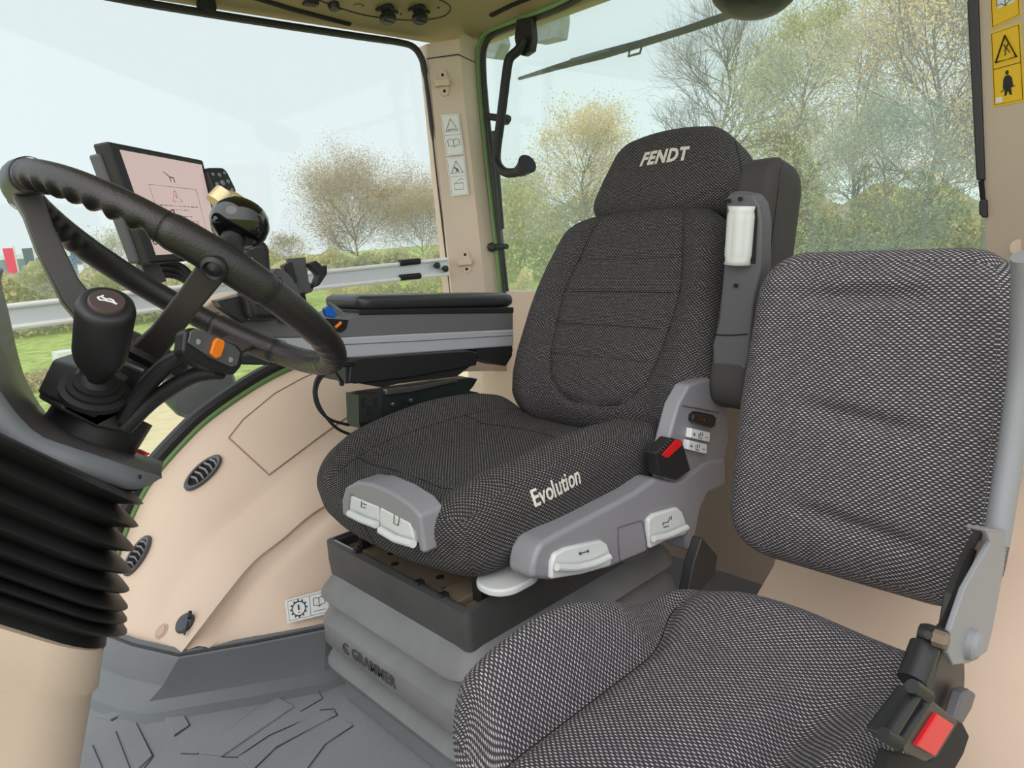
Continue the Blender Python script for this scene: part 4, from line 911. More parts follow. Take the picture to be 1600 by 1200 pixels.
b_ = MB(); b_.add(*pxprism([(745, 545), (800, 541), (800, 556), (790, 572), (748, 560)], 'Y', 1.24, (0, .08, 0))); b_.build('rear_bracket', m_seam, sld)
#PART4
# ================================================================== FITTINGS ON THE CAB SHELL
QL = PL * .93 + PM * .07 + V3(-.004, -.004, 0); QM = PM + V3(.004, .002, 0)
nP = norm(np.cross(QM[5] - QM[0], QL[3] - QM[3]));
if np.dot(nP, PM[2]) > 0: nP = -nP
def onP(x, y): return UP(x, y, QM[2], nP)
def tri(D, c, r, w, mb):     # warning triangle
    mb.add(*D.line([(c[0], c[1] - r[1]), (c[0] + r[0], c[1] + r[1] * .8), (c[0] - r[0], c[1] + r[1] * .8)], w * 1.3, .001, closed=True))
def book(D, c, r, w, mb):
    x, y = c; a, b = r
    mb.add(*D.line([(x, y - b * .7), (x - a * .5, y - b), (x - a, y - b * .8), (x - a, y + b * .7), (x - a * .5, y + b * .6), (x, y + b), (x + a * .5, y + b * .6), (x + a, y + b * .7), (x + a, y - b * .8), (x + a * .5, y - b)], w, .0006, closed=True))
    mb.add(*D.line([(x, y - b * .7), (x, y + b)], w, .0006))
for k, (q, lab) in enumerate((([(688, 180), (717, 178), (726, 241), (697, 244)], 'white safety sticker with overturning warning triangle and open manual on right pillar, upper one'),
                              ([(697, 247), (726, 244), (733, 304), (705, 307)], 'white safety sticker with hand warning triangle and battery symbol on right pillar, lower one'))):
    D = Decal(*[onP(*c) + nP * .003 for c in q], nP); mb = MB(); mb.add(*D.rect(0, 0, 1, 1, -.0006, 0)); o = tag(mb.build('safety_sticker', m_white, smooth=False), lab, 'sticker', 'white stickers on the right pillar')
    mb = MB(); mb.add(*D.line([(.06, .03), (.94, .03), (.94, .97), (.06, .97)], .0003, .0003, closed=True)); mb.add(*D.line([(.06, .5), (.94, .5)], .0003, .0003)); tri(D, (.5, .27), (.32, .17), .0008, mb)
    if k == 0:
        mb.add(*D.line([(.3, .39), (.42, .36), (.5, .38), (.6, .35), (.68, .39)], .0009, .0004)); book(D, (.5, .70), (.30, .10), .0006, mb)
    else:
        mb.add(*D.line([(.38, .26), (.5, .32), (.58, .38)], .0016, .0004)); mb.add(*D.line([(.45, .38), (.55, .30)], .0012, .0004))
        mb.add(*D.line([(.25, .68), (.75, .68), (.75, .84), (.25, .84)], .0007, .0004, closed=True)); mb.add(*D.line([(.35, .68), (.35, .64), (.42, .64)], .0007, .0004)); mb.add(*D.line([(.5, .62), (.65, .56), (.8, .60)], .0006, .0004))
    mb.build('printed_symbol', m_ink, o)
# yellow stickers on the left pillar
_b = PA + V3(-.012, -.012, 0); _c = PA + V3(-.10, -.13, 0)
nQ = norm(np.cross(_c[2] - _b[2], _b[4] - _b[0]));
if np.dot(nQ, _b[2]) > 0: nQ = -nQ
def onQ(x, y): return UP(x, y, _b[2], nQ)
for k, (q, lab) in enumerate((([(1545, -60), (1592, -74), (1596, 24), (1550, 46)], 'yellow sticker with open manual at the top of the left pillar'),
                              ([(1548, 50), (1595, 34), (1602, 158), (1553, 168)], 'yellow sticker with warning triangle and belted person on the left pillar'))):
    D = Decal(*[onQ(*cc_) + nQ * .0008 for cc_ in q], nQ); mb = MB(); mb.add(*D.rect(0, 0, 1, 1, -.0006, 0)); o = tag(mb.build('warning_sticker', m_yellow, smooth=False), lab, 'sticker', 'yellow stickers on the left pillar')
    mb = MB(); mb.add(*D.line([(.05, .03), (.95, .03), (.95, .97), (.05, .97)], .0005, .0003, closed=True))
    if k == 0:
        mb.build('printed_symbol', m_ink, o); mb = MB(); mb.add(*D.rect(.24, .45, .80, .74, 0, .0004)); w_ = mb.build('printed_book', m_white, o, smooth=False)
        mb = MB(); book(D, (.52, .60), (.28, .14), .0006, mb); mb.build('printed_line', m_ink, w_)
    else:
        mb.add(*D.line([(.05, .50), (.95, .50)], .0005, .0003)); tri(D, (.5, .28), (.34, .17), .0013, mb)
        mb.add(*D.line([(.45, .22), (.52, .28), (.46, .36)], .0010, .0004)); mb.add(*D.line([(.42, .30), (.58, .24)], .0006, .0004)); mb.add(*D.line([(.60, .20), (.52, .26), (.62, .34)], .0006, .0004))
        mb.add(*D.poly([(.50 + .055 * math.cos(t), .585 + .030 * math.sin(t)) for t in np.linspace(0, 2 * math.pi, 14)[:-1]], 0, .0004))
        mb.add(*D.poly([(.44, .62), (.56, .62), (.64, .66), (.68, .78), (.60, .79), (.62, .88), (.56, .88), (.50, .82), (.44, .88), (.38, .88), (.40, .79), (.34, .78), (.37, .66)], 0, .0004)); mb.add(*D.line([(.28, .82), (.5, .77), (.74, .78)], .0006, .0006))
        mb.build('printed_symbol', m_ink, o)
        mb = MB(); mb.add(*D.rect(.09, .88, .30, .95, 0, .0004)); mb.build('printed_book', m_white, o, smooth=False)
# gear sticker on the fender
nE = norm(np.cross(on_fender(510, 958) - on_fender(450, 972), on_fender(450, 940) - on_fender(450, 972)))
if np.dot(nE, E_[8]) > 0: nE = -nE
def onE(x, y): return UP(x, y, on_fender(480, 947), nE) * .994
D = Decal(onE(445, 938), onE(513, 920), onE(516, 958), onE(449, 974), nE); mb = MB(); mb.add(*D.rect(0, 0, 1, 1, -.0006, 0)); o = tag(mb.build('gear_sticker', m_white, smooth=False), 'white peeling sticker with black cogwheel exclamation mark on the beige fender', 'sticker')
mb = MB(); mb.add(*D.line([(.05, .08), (.97, .08), (.97, .92), (.05, .92)], .0004, .0003, closed=True)); mb.add(*D.line([(.55, .08), (.55, .92)], .0004, .0003))
asp = .5
mb.add(*D.line([(.29 + .155 * math.cos(t), .5 + .30 * math.sin(t)) for t in np.linspace(0, 2 * math.pi, 20)[:-1]], .0011, .0004, closed=True))
for t in np.linspace(0, 2 * math.pi, 13)[:-1]: mb.add(*D.line([(.29 + .165 * math.cos(t), .5 + .32 * math.sin(t)), (.29 + .20 * math.cos(t), .5 + .39 * math.sin(t))], .0014, .0004))
mb.add(*D.line([(.29, .34), (.29, .56)], .0016, .0004)); mb.add(*D.line([(.29, .65), (.29, .68)], .0016, .0004)); book(D, (.76, .42), (.13, .20), .0006, mb); mb.add(*D.line([(.62, .78), (.9, .78)], .0005, .0004)); mb.build('printed_symbol', m_ink, o)

# air vents, socket, plug cap on the fender
for (cx_, cy_, dx_, dy_, w_, lab) in ((317, 738, 27, -26, 13, 'oval air vent on the fender just below the green window frame, fully in view'), (214, 868, 19, -31, 14, 'oval air vent on the fender half hidden by the black bellows')):
    P0 = on_fender(cx_, cy_, .003); Pa = on_fender(cx_ + dx_, cy_ + dy_, .003); Pb = on_fender(cx_ + w_, cy_ + w_ * .9, .003)
    va = Pa - P0; La = np.linalg.norm(va); va = va / La; nv = norm(np.cross(va, Pb - P0)); 
    if np.dot(nv, P0) > 0: nv = -nv
    vb = np.cross(nv, va); Lb = La * .42
    vt = thing('air_vent', lab, 'vent', tuple(P0), 'air vents on the fender')
    def ell(s, h, n=40): return [P0 + va * La * s * math.cos(t) + vb * Lb * s * math.sin(t) + nv * h for t in np.linspace(0, 2 * math.pi, n, endpoint=False)]
    mb = MB(); mb.add(*loft([ell(1.0, -.004), ell(1.0, .002), ell(.93, .005), ell(.78, .004), ell(.74, -.002)], closed=True)); mb.build('bezel', m_dark, vt)
    mb = MB(); e = ell(.78, -.002); mb.add(e, [tuple(range(40))]); mb.build('vent_shaft', m_seam, vt, smooth=False)
    for k in range(5):
        t = -.52 + .26 * k; hw = Lb * .74 * math.sqrt(max(0, 1 - (t / .78) ** 2)) * .95
        mb = MB(); c_ = P0 + va * La * t; mb.add(*loft([[c_ - vb * hw + va * .002, c_ + va * .006 + vb * 0, c_ + vb * hw + va * .002], [c_ - vb * hw + nv * .004 + va * .006, c_ + va * .010 + nv * .004, c_ + vb * hw + nv * .004 + va * .006]])); vv = mb.build('louvre', m_grey, vt, recalc=False); md = vv.modifiers.new('t', 'SOLIDIFY'); md.thickness = .002
sp0 = on_fender(252, 986, .001); nF = norm(np.cross(on_fender(262, 986) - on_fender(242, 986), on_fender(252, 976) - on_fender(252, 996)))
if np.dot(nF, sp0) > 0: nF = -nF
mb = MB(); mb.add(*lathe([(.016, -.004), (.0158, .0005), (.0128, .001), (.0115, .003), (.006, .0045), (0, .0045)], sp0, nF, 28)); pc1 = tag(mb.build('plug_cap', mat('plug cap beige', (188, 160, 140), .5)), 'round beige plug cap on the fender beside the black socket cover', 'cap')
sp1 = on_fender(289, 974, .001)
so_ = thing('socket_cover', 'dark round socket cover with hinged lid low on the beige fender', 'socket', tuple(sp1))
mb = MB(); mb.add(*lathe([(.021, -.004), (.021, .003), (.018, .006), (0, .007)], sp1, nF, 28)); mb.build('lid', mat('dark socket plastic', (58, 62, 68), .45), so_)
mb = MB(); mb.add(*tube([on_fender(295, 966, .005), on_fender(293, 975, .008), on_fender(288, 992, .006)], .0022, 6)); mb.add(*tube([on_fender(297, 956, .008), on_fender(296, 966, .010)], .004, 8)); mb.build('hinge', m_black, so_)

# coat hooks on the pillar
for (cx_, cy_, lab) in ((693, 130, 'beige oval hook clip at the top of the right pillar above the white stickers'), (728, 409, 'beige oval hook clip low on the right pillar beside the window rail')):
    k0 = onP(cx_, cy_); upv = norm(PM[2] - PM[4]); sd = np.cross(nP, upv)
    if np.dot(sd, onP(cx_ + 10, cy_) - k0) < 0: sd = -sd
    hk = thing('hook_clip', lab, 'hook', tuple(k0), 'beige hook clips on the right pillar')
    pts = [k0 + sd * x + upv * y for x, y in rrect(0, 0, .026, .068, .0128, 8)]
    mb = MB(); mb.add(*prism([p for p in pts], nP * .003)); mb.build('base_plate', m_pillar, hk, bevel=.001)
    for sy in (-1, 1):
        mb = MB(); mb.add(*lathe([(.0042, 0), (.0042, .0005)], k0 + upv * sy * .021 + nP * .003, nP, 12)); mb.build('screw', m_seam, hk)
    R3 = np.stack([sd, upv, nP], 1)
    mb = MB(); mb.add(*box(k0 - sd * .003 + nP * .014, (.040, .017, .003), R3)); mb.add(*box(k0 + sd * .009 + nP * .008, (.006, .018, .014), R3)); mb.add(*box(k0 - sd * .022 + nP * .010, (.004, .018, .010), R3)); mb.build('clip', m_beige, hk, bevel=.0015)

# window rail with rubber clips and knobs
rail = thing('window_rail', 'long silver guard rail across the right side window', 'rail', tuple(U(400, 450, 'Y', 1.64)))
tR = [U(x, y, 'Y', 1.645) for x, y in [(20, 478), (300, 447), (512, 424), (699, 405), (700, 428), (500, 450), (300, 477), (29, 511)]]
tR = [tR[0] + V3(-.75, 0, .0)] + tR + [tR[-1] + V3(-.75, 0, .0)]
mb = MB(); mb.add(*prism(tR, (0, .008, 0))); mb.build('rail_profile', m_alu, rail)
for L in ([(20, 478), (300, 447), (512, 424), (699, 405)], [(29, 511), (300, 477), (500, 450), (700, 428)]):
    e_ = [U(x, y, 'Y', 1.642) for x, y in L]; e_ = [e_[0] + V3(-.75, 0, 0)] + e_
    mb = MB(); mb.add(*tube(e_, .0052, 8)); mb.build('rail_edge', mat('bright rail edge', (236, 238, 236), .4), rail)
for q in ([(624, 411), (655, 408)], [(625, 434), (656, 431)]):
    mb = MB(); mb.add(*tube([U(x, y, 'Y', 1.640) for x, y in q], .0085, 12)); mb.build('rubber_sleeve', m_rubber, rail)
for q in ((679, 415), (692, 420)):
    mb = MB(); mb.add(*lathe([(.0045, 0), (.0045, .008), (.0095, .009), (.0095, .015), (.005, .017)], U(*q, 'Y', 1.642), (0, -1, 0), 10)); mb.build('knob', m_black, rail)

# rear window handle
gh = thing('grab_handle', 'black bent tube handle with flared end on the rear window', 'handle', tuple(U(790, 150, 'X', 1.40)))
hp_ = [(820, 62, 1.42), (810, 78, 1.41), (796, 92, 1.40), (791, 118, 1.395), (787, 150, 1.39), (782, 190, 1.385), (776, 235, 1.38), (777, 255, 1.375), (787, 268, 1.37), (802, 270, 1.36), (815, 265, 1.355), (824, 256, 1.35)]
P = spl([U(x, y, 'X', X) for x, y, X in hp_], 6); rr = [.0125] * len(P)
for i in range(len(P)):
    t = i / (len(P) - 1)
    if t > .85: rr[i] = .0125 + .014 * ((t - .85) / .15)
mb = MB(); mb.add(*tube(P, rr, 14)); mb.build('tube_grip', m_rubber, gh)
mb = MB(); mb.add(*pxprism([(806, 30), (830, 26), (833, 60), (830, 80), (818, 88), (808, 84), (803, 60)], 'X', 1.425, (.02, 0, 0))); mb.build('handle_mount', m_black, gh, bevel=.004)
# gas struts
gs1 = thing('gas_strut', 'black gas strut between the right pillar and the rear window handle', 'gas strut', tuple(U(778, 280, 'X', 1.43)), 'gas struts of the rear window')
mb = MB(); mb.add(*tube([U(771, 205, 'X', 1.43), U(783, 358, 'X', 1.43)], .0095, 12)); mb.build('cylinder', m_black, gs1)
mb = MB(); mb.add(*tube([U(783, 358, 'X', 1.43), U(786, 384, 'X', 1.43)], .004, 8)); mb.build('piston_rod', m_dark, gs1)
mb = MB(); mb.add(*lathe([(.010, -.012), (.013, -.006), (.013, .008), (.008, .012)], U(768, 386, 'X', 1.425), (-.6, -.8, 0), 16)); mb.add(*tube([U(768, 386, 'X', 1.43), U(792, 385, 'X', 1.43)], .008, 10)); mb.build('ball_joint', m_black, gs1)
mb = MB(); mb.add(*tube([U(762, 182, 'X', 1.43), U(795, 186, 'X', 1.43)], .010, 10)); mb.add(*lathe([(.014, -.006), (.014, .006)], U(790, 187, 'X', 1.43), (-1, 0, 0), 14)); mb.build('top_hinge', m_black, gs1)
gs2 = thing('gas_strut', 'black gas strut along the left pillar at the right edge of the rear window', 'gas strut', tuple(U(1523, 150, 'X', 1.43)), 'gas struts of the rear window')
mb = MB(); mb.add(*pxprism([(1510, 2), (1514, -4), (1529, -4), (1540, 282), (1525, 282)], 'X', 1.425, (.018, 0, 0))); mb.build('cylinder', m_black, gs2, bevel=.003)
mb = MB(); mb.add(*tube([U(1533, 282, 'X', 1.43), U(1537, 318, 'X', 1.43)], .0045, 8)); mb.build('piston_rod', m_seam, gs2)
mb = MB(); mb.add(*pxprism([(1529, 314), (1534, 311), (1542, 312), (1543, 340), (1534, 340), (1529, 334)], 'X', 1.42, (.02, 0, 0))); mb.build('ball_joint', m_black, gs2, bevel=.003)

# rear wiper outside the glass
wi = thing('rear_wiper', 'black rear window wiper lying diagonally across the glass', 'wiper', tuple(U(980, 75, 'X', 1.50)))
mb = MB(); mb.add(*pxprism([(809, 121), (870, 100), (940, 78), (1000, 62), (1060, 44), (1140, 16), (1142, 28), (1070, 52), (1000, 74), (940, 92), (870, 109), (810, 125)], 'X', 1.495, (.006, 0, 0))); mb.build('wiper_arm', m_seam, wi)
mb = MB(); mb.add(*tube([U(985, 74, 'X', 1.493), U(982, 88, 'X', 1.493), U(1000, 83, 'X', 1.493), U(1003, 71, 'X', 1.493)], .003, 6)); mb.build('blade_clip', m_seam, wi)
mb = MB(); mb.add(*pxprism([(890, 92), (950, 75), (952, 80), (892, 97)], 'X', 1.490, (.006, 0, 0))); mb.build('blade_holder', m_dark, wi)
# work lamps outside the rear window
for (L, X, lab) in (([(752, 62), (764, 48), (777, 50), (781, 68), (772, 92), (755, 90)], 1.62, 'small six-sided grey work lamp outside the rear window by the right pillar'), ([(833, 22), (840, 6), (871, 2), (874, 30), (870, 60), (836, 68)], 1.66, 'larger rounded grey work lamp outside the rear window above the handle')):
    wl2 = thing('work_lamp', lab, 'lamp', tuple(U(L[0][0], L[0][1], 'X', X)), 'grey work lamps outside the rear window')
    mb = MB(); mb.add(*pxprism(L, 'X', X, (.05, 0, 0))); mb.build('lamp_housing', mat('weathered grey housing', (120, 128, 124), .7, bump=.5, bscale=300, var=25, vscale=60), wl2, bevel=.006, seg=3)
    pa = U(np.mean([q_[0] for q_ in L]), np.mean([q_[1] for q_ in L]), 'X', X + .03); mb = MB(); mb.add(*tube([pa, V3(1.49, pa[1] - .02, .60)], .008, 8)); mb.build('mount_arm', m_black, wl2)
# black dome on the roof
dm = thing('roof_speaker', 'large black dome fitting with olive rim hanging from the roof above the headrest', 'speaker', tuple(U(1180, -30, 'X', 1.36)))
dc = U(1180, -22, 'X', 1.34); da = norm(V3(-.35, -.1, -1))
mb = MB(); mb.add(*lathe([(.070, -.02), (.078, .0), (.078, .012), (.066, .026), (.045, .034), (0, .037)], dc, da, 40)); mb.build('dome', m_black, dm)
mb = MB(); mb.add(*lathe([(.060, -.05), (.078, -.045), (.086, -.02), (.086, -.003), (.079, .003), (.070, -.004)], dc, da, 40)); mb.build('rim', mat('olive rim', (98, 96, 66), .6), dm)

# ---- roof controls
mb = MB(); mb.add(*tube(spl([on_roof(x, y, .001) for x, y in [(470, -12), (520, 8), (565, 22), (610, 29), (655, 31), (690, 26), (703, 16), (700, 6), (680, -3), (640, -12)]], 5), .0012, 6)); mb.build('panel_joint', m_seam, ceil)
for (L, lab) in (([(370, -12), (455, 14), (546, 38)], 0), ([(768, 24), (800, 8), (840, -8)], 1)):
    P = [on_roof(x, y, .0) for x, y in L]; mb = MB(); mb.add(*tube(P, .009, 10, flat=.5)); tag(mb.build('sun_blind', m_seam), ['long black sun blind roll recessed above the right side window', 'short black sun blind edge recessed above the rear window'][lab], 'sun blind', 'sun blind rolls in the roof')
dn = norm(V3(-.1, -.2, -1))
for (x, y, lab) in ((604, 12, 'black winged rotary knob on the roof panel, left one of the two'), (654, 12, 'black winged rotary knob on the roof panel, right one of the two')):
    kb_ = thing('rotary_knob', lab, 'knob', tuple(on_roof(x, y)), 'winged knobs on the roof panel'); p = on_roof(x, y)
    mb = MB(); mb.add(*lathe([(.018, -.004), (.018, .006), (.013, .010)], p, dn, 24)); mb.add(*box(p + dn * .008, (.060, .014, .008))); mb.build('knob_base', m_black, kb_, bevel=.001)
    mb = MB(); mb.add(*lathe([(.010, .008), (.020, .022), (.021, .032), (.017, .036), (0, .036)], p, dn, 24)); mb.build('knob_cap', m_black, kb_)
    mb = MB(); mb.add(*box(p + dn * .037, (.028, .004, .004))); mb.build('pointer', m_dark, kb_)
p = on_roof(521, 6); mb = MB(); mb.add(*lathe([(.013, -.003), (.014, .006), (.011, .014), (0, .015)], p, dn, 20)); tag(mb.build('roof_button', m_black), 'small round black button on the roof panel left of the winged knobs', 'button')
p = on_roof(485, 4); mb = MB(); mb.add(*box(p, (.034, .022, .012))); tag(mb.build('rocker_switch', m_black, bevel=.002), 'square black rocker switch on the roof panel, leftmost control', 'switch')
mb = MB(); mb.add(*tube([on_roof(560, 8, .001) + V3(.012 * math.cos(t), .012 * math.sin(t), 0) for t in np.linspace(0, 2 * math.pi, 20)[:-1]], .0008, 5, closed=True)); mb.build('panel_ring', m_seam, ceil)
p = on_roof(322, 4); mb = MB(); mb.add(*lathe([(.020, -.01), (.021, .010), (.016, .022), (0, .026)], p, dn, 24)); tag(mb.build('coat_knob', m_seam), 'black round knob hanging from the roof above the side window', 'knob')
for (x, y) in ((532, 14), (626, 22), (685, 12)):
    mb = MB(); mb.add(*lathe([(.0035, 0), (.003, .001)], on_roof(x, y, .0), dn, 10)); mb.build('roof_screw', m_seam, ceil)

# ================================================================== OUTSIDE
GZ = -2.4
m_grass = bpy.data.materials.new('grass'); m_grass.use_nodes = True; nt = m_grass.node_tree; pb_ = nt.nodes['Principled BSDF']; pb_.inputs['Roughness'].default_value = .95
t_ = nt.nodes.new('ShaderNodeTexCoord'); n1 = nt.nodes.new('ShaderNodeTexNoise'); n1.inputs['Scale'].default_value = 3.2; n1.inputs['Detail'].default_value = 8; n1.inputs['Roughness'].default_value = .75
r1 = nt.nodes.new('ShaderNodeValToRGB'); r1.color_ramp.elements[0].position = .32; r1.color_ramp.elements[0].color = lin((92, 112, 46)); r1.color_ramp.elements[1].position = .68; r1.color_ramp.elements[1].color = lin((178, 196, 92))
nt.links.new(t_.outputs['Object'], n1.inputs['Vector']); nt.links.new(n1.outputs['Fac'], r1.inputs[0]); nt.links.new(r1.outputs[0], pb_.inputs['Base Color'])
gp = MB(); gp.add([(-150, -30, GZ), (200, -30, GZ), (200, 220, GZ), (-150, 220, GZ)], [(0, 1, 2, 3)]); gpo = gp.build('grass_field', m_grass, None, kind='structure', smooth=False)
m_gravel = mat('sandy gravel', (206, 190, 146), .95, bump=.6, bscale=60, var=22, vscale=5)
gp = MB(); 
edge = [(x, 12.6 + .8 * math.sin(x * .7) + .4 * math.sin(x * 1.9)) for x in np.linspace(-40, 60, 90)]
gp.add([(x, y, GZ + .012) for x, y in edge] + [(60, 1.9, GZ + .012), (-40, 1.9, GZ + .012)], [tuple(range(92))]); gp.build('gravel_yard', m_gravel, None, kind='structure', smooth=False)

def G(px, D):                 # foot of a thing seen in column px at distance D
    r = ray(px, 400); h = math.hypot(r[0], r[1]); return V3(r[0] / h * D, r[1] / h * D, GZ)
def ztop(px, py, D): r = ray(px, py); return r[2] / math.hypot(r[0], r[1]) * D
def leafmat(name, c1, c2, c3, sc_):
    m = bpy.data.materials.new(name); m.use_nodes = True; nt = m.node_tree; nt.nodes.clear(); L = nt.links
    o = nt.nodes.new('ShaderNodeOutputMaterial'); t = nt.nodes.new('ShaderNodeTexCoord'); n = nt.nodes.new('ShaderNodeTexNoise'); n.inputs['Scale'].default_value = sc_; n.inputs['Detail'].default_value = 6; n.inputs['Roughness'].default_value = .8
    r = nt.nodes.new('ShaderNodeValToRGB'); r.color_ramp.elements[0].position = .35; r.color_ramp.elements[0].color = lin(c1); r.color_ramp.elements[1].position = .65; r.color_ramp.elements[1].color = lin(c3)
    e = r.color_ramp.elements.new(.5); e.color = lin(c2)
    d = nt.nodes.new('ShaderNodeBsdfDiffuse'); tl = nt.nodes.new('ShaderNodeBsdfTranslucent'); mx = nt.nodes.new('ShaderNodeMixShader'); mx.inputs[0].default_value = .45
    L.new(t.outputs['Object'], n.inputs['Vector']); L.new(n.outputs['Fac'], r.inputs[0]); L.new(r.outputs[0], d.inputs[0]); L.new(r.outputs[0], tl.inputs[0]); L.new(d.outputs[0], mx.inputs[1]); L.new(tl.outputs[0], mx.inputs[2]); L.new(mx.outputs[0], o.inputs[0]); return m
ml_y = leafmat('yellow autumn leaves', (160, 150, 104), (218, 196, 134), (246, 222, 164), .5)  # leaf tones here and below lightened to carry the haze over the trees
ml_g = leafmat('olive leaves', (134, 146, 108), (186, 186, 136), (228, 212, 158), .5)
ml_b = leafmat('blue green needles', (108, 134, 126), (136, 158, 142), (176, 184, 156), .8)
ml_r = leafmat('brown autumn leaves', (148, 136, 108), (188, 168, 130), (202, 190, 142), .4)
m_bark = mat('grey bark', (108, 104, 94), .9)
def leaves_mesh(P, size, rng):
    n = len(P); a = rng.normal(size=(n, 3)); a /= np.linalg.norm(a, axis=1, keepdims=True); b = rng.normal(size=(n, 3)); b -= a * (a * b).sum(1, keepdims=True); b /= np.linalg.norm(b, axis=1, keepdims=True)
    s = size * rng.uniform(.6, 1.4, (n, 1)); V = np.stack([P - a * s, P + b * s * .55, P + a * s, P - b * s * .55], 1).reshape(-1, 3)
    return V, np.arange(4 * n).reshape(-1, 4)
def tree(px, D, py, width, leafm, nleaf, label, cat='tree', group=None, seed=1, lsize=.07, depth=5, crown=.25, twig=.006, slim=1.0, name='tree', trunk=.012):
    lsize *= .62; nleaf = int(nleaf * 2.0)
    rng = np.random.default_rng(seed); base = G(px, D); H = ztop(px, py, D) - GZ; rad = width / 2
    t = thing(name, label, cat, tuple(base), group); mb = MB(); tips = []
    def seg(p, q, r0, r1, n):
        mb.add(*tube([p, q], [r0, r1], n, caps=False))
    def grow(p, d, L, r, k):
        n = 3 if k < 3 else 2; q = p
        for i in range(n):
            d = norm(d + rng.normal(size=3) * .13 + V3(0, 0, .05)); q2 = q + d * L / n; r2 = r * (1 - .3 * (i + 1) / n); seg(q, q2, r * (1 - .3 * i / n), r2, 5 if k < 2 else 3); q = q2
            if k < depth:
                m_ = rng.integers(1, 3)
                for _ in range(m_):
                    e = rng.normal(size=3); e -= d * np.dot(e, d); e = norm(e); dd = norm(d * .75 + e * .62 * slim + V3(0, 0, .12)); grow(q, dd, L * rng.uniform(.55, .78), r2 * .58, k + 1)
            else: tips.append(q)
        if k < depth and k > 0: grow(q, norm(d + rng.normal(size=3) * .2), L * .7, r * .6, k + 1)
    z0 = base.copy(); tz = H * crown; seg(z0, z0 + V3(0, 0, tz), H * trunk, H * trunk * .9, 7)
    p = z0 + V3(0, 0, tz); nst = 7; LL = H * (1 - crown)
    for i in range(nst):
        q = p + V3(rng.normal() * .015 * H, rng.normal() * .015 * H, LL / nst * .86); f0 = 1 - i / nst; f1 = 1 - (i + 1) / nst
        seg(p, q, H * trunk * (.12 + .78 * f0), H * trunk * (.12 + .78 * f1), 6)
        for j in range(4):
            a_ = rng.uniform(0, 2 * math.pi); prof_ = math.sin(math.pi * (.18 + .72 * (i + .5) / nst)) ** .8
            dd = norm(V3(math.cos(a_), math.sin(a_), .55 + .7 * i / nst)); grow(p + (q - p) * rng.uniform(), dd, rad * .52 * prof_ * rng.uniform(.8, 1.1), H * trunk * .34 * (.3 + f0), 2)
        p = q
    # keep the crown within its measured outline
    V = np.array(mb.v); dxy = V[:, :2] - base[:2]
    mb.v = [tuple(x) for x in V]
    mb.build('trunk', m_bark, t, recalc=False, smooth=False)
    if nleaf:
        T = np.array(tips); idx = rng.integers(0, len(T), nleaf); P = T[idx] + rng.normal(size=(nleaf, 3)) * rad * .085
        v_, f_ = leaves_mesh(P, lsize, rng); mesh('foliage', v_, f_.tolist(), leafm, t, smooth=False, recalc=False)
    return t
tree(905, 34, 195, 6.2, ml_y, 9000, 'yellow autumn tree seen through the rear window between handle and headrest', seed=3, lsize=.075, group='trees behind the tractor')
tree(820, 42, 330, 7.0, ml_g, 8000, 'low olive tree seen beside the green rear window frame', seed=4, lsize=.09, group='trees behind the tractor')
tree(1112, 30, 30, 8.0, None, 0, 'bare leafless tree with fine branches above the headrest', seed=5, depth=6, crown=.30, slim=.9, group='trees behind the tractor', trunk=.015)
tree(1270, 20, 10, 3.8, ml_g, 10000, 'tall olive green tree right of the bare tree, behind the folded armrest', seed=6, lsize=.055, group='trees behind the tractor')
tree(1440, 22, -60, 6.6, ml_y, 11000, 'tallest yellowish tree behind the passenger seat in the rear window', seed=8, lsize=.06, group='trees behind the tractor')
tree(1385, 16.5, 170, 3.4, ml_b, 5000, 'bluish green conifer in front of the tall yellowish tree', seed=9, lsize=.045, crown=.1, group='trees behind the tractor')
tree(1535, 24, -20, 5.0, ml_r, 9000, 'thin brownish tree at the left pillar edge of the rear window', seed=10, lsize=.055, group='trees behind the tractor')
tree(1215, 40, 205, 5.0, ml_y, 3000, 'yellow brown tree just above the top of the headrest', seed=14, lsize=.08, group='trees behind the tractor')
tree(1330, 36, 60, 8.0, ml_r, 5000, 'far brownish tree between the tall olive and tall yellowish trees', seed=15, lsize=.08, group='trees behind the tractor')
tree(560, 50, 300, 9.5, ml_r, 20000, 'round brown autumn tree seen through the side window', seed=11, lsize=.07, group='trees beyond the side window')
tree(662, 56, 345, 11.0, ml_r, 20000, 'low brownish tree beside the right pillar in the side window', seed=12, lsize=.075, group='trees beyond the side window')
tree(452, 75, 383, 5.0, ml_r, 1200, 'small thin far tree left of the round brown tree', seed=13, lsize=.12, group='trees beyond the side window')
tree(172, 60, 380, 5.0, ml_g, 1200, 'small thin far tree behind the steering wheel rim', seed=16, lsize=.10, group='trees beyond the side window')
def hedge(px0, px1, D, py0, depth_, m, n, size, label, seed):
    rng = np.random.default_rng(seed); u = rng.uniform(size=n); px = px0 + (px1 - px0) * u
    P = np.zeros((n, 3)); wob = 0.5 + .5 * np.sin(u * 37) * np.sin(u * 11 + 1)
    for i in range(n):
        d = D + rng.uniform(0, depth_); g = G(px[i], d); zt = ztop(px[i], py0, D) - GZ; g[2] += rng.uniform(0, 1) ** .8 * zt * (.72 + .35 * wob[i]); P[i] = g
    v_, f_ = leaves_mesh(P, size, rng); o = mesh('hedge', v_, f_.tolist(), m, None, smooth=False, recalc=False); tag(o, label, 'hedge', kind='stuff'); return o
hedge(770, 1620, 34, 282, 5, ml_g, 34000, .11, 'dense olive undergrowth below the trees behind the tractor', 21)
hedge(400, 800, 44, 392, 6, ml_g, 22000, .12, 'low olive undergrowth behind the silver rail in the side window', 22)
hedge(-120, 460, 30, 412, 5, ml_g, 22000, .09, 'low brown green hedge behind the steering wheel', 23)
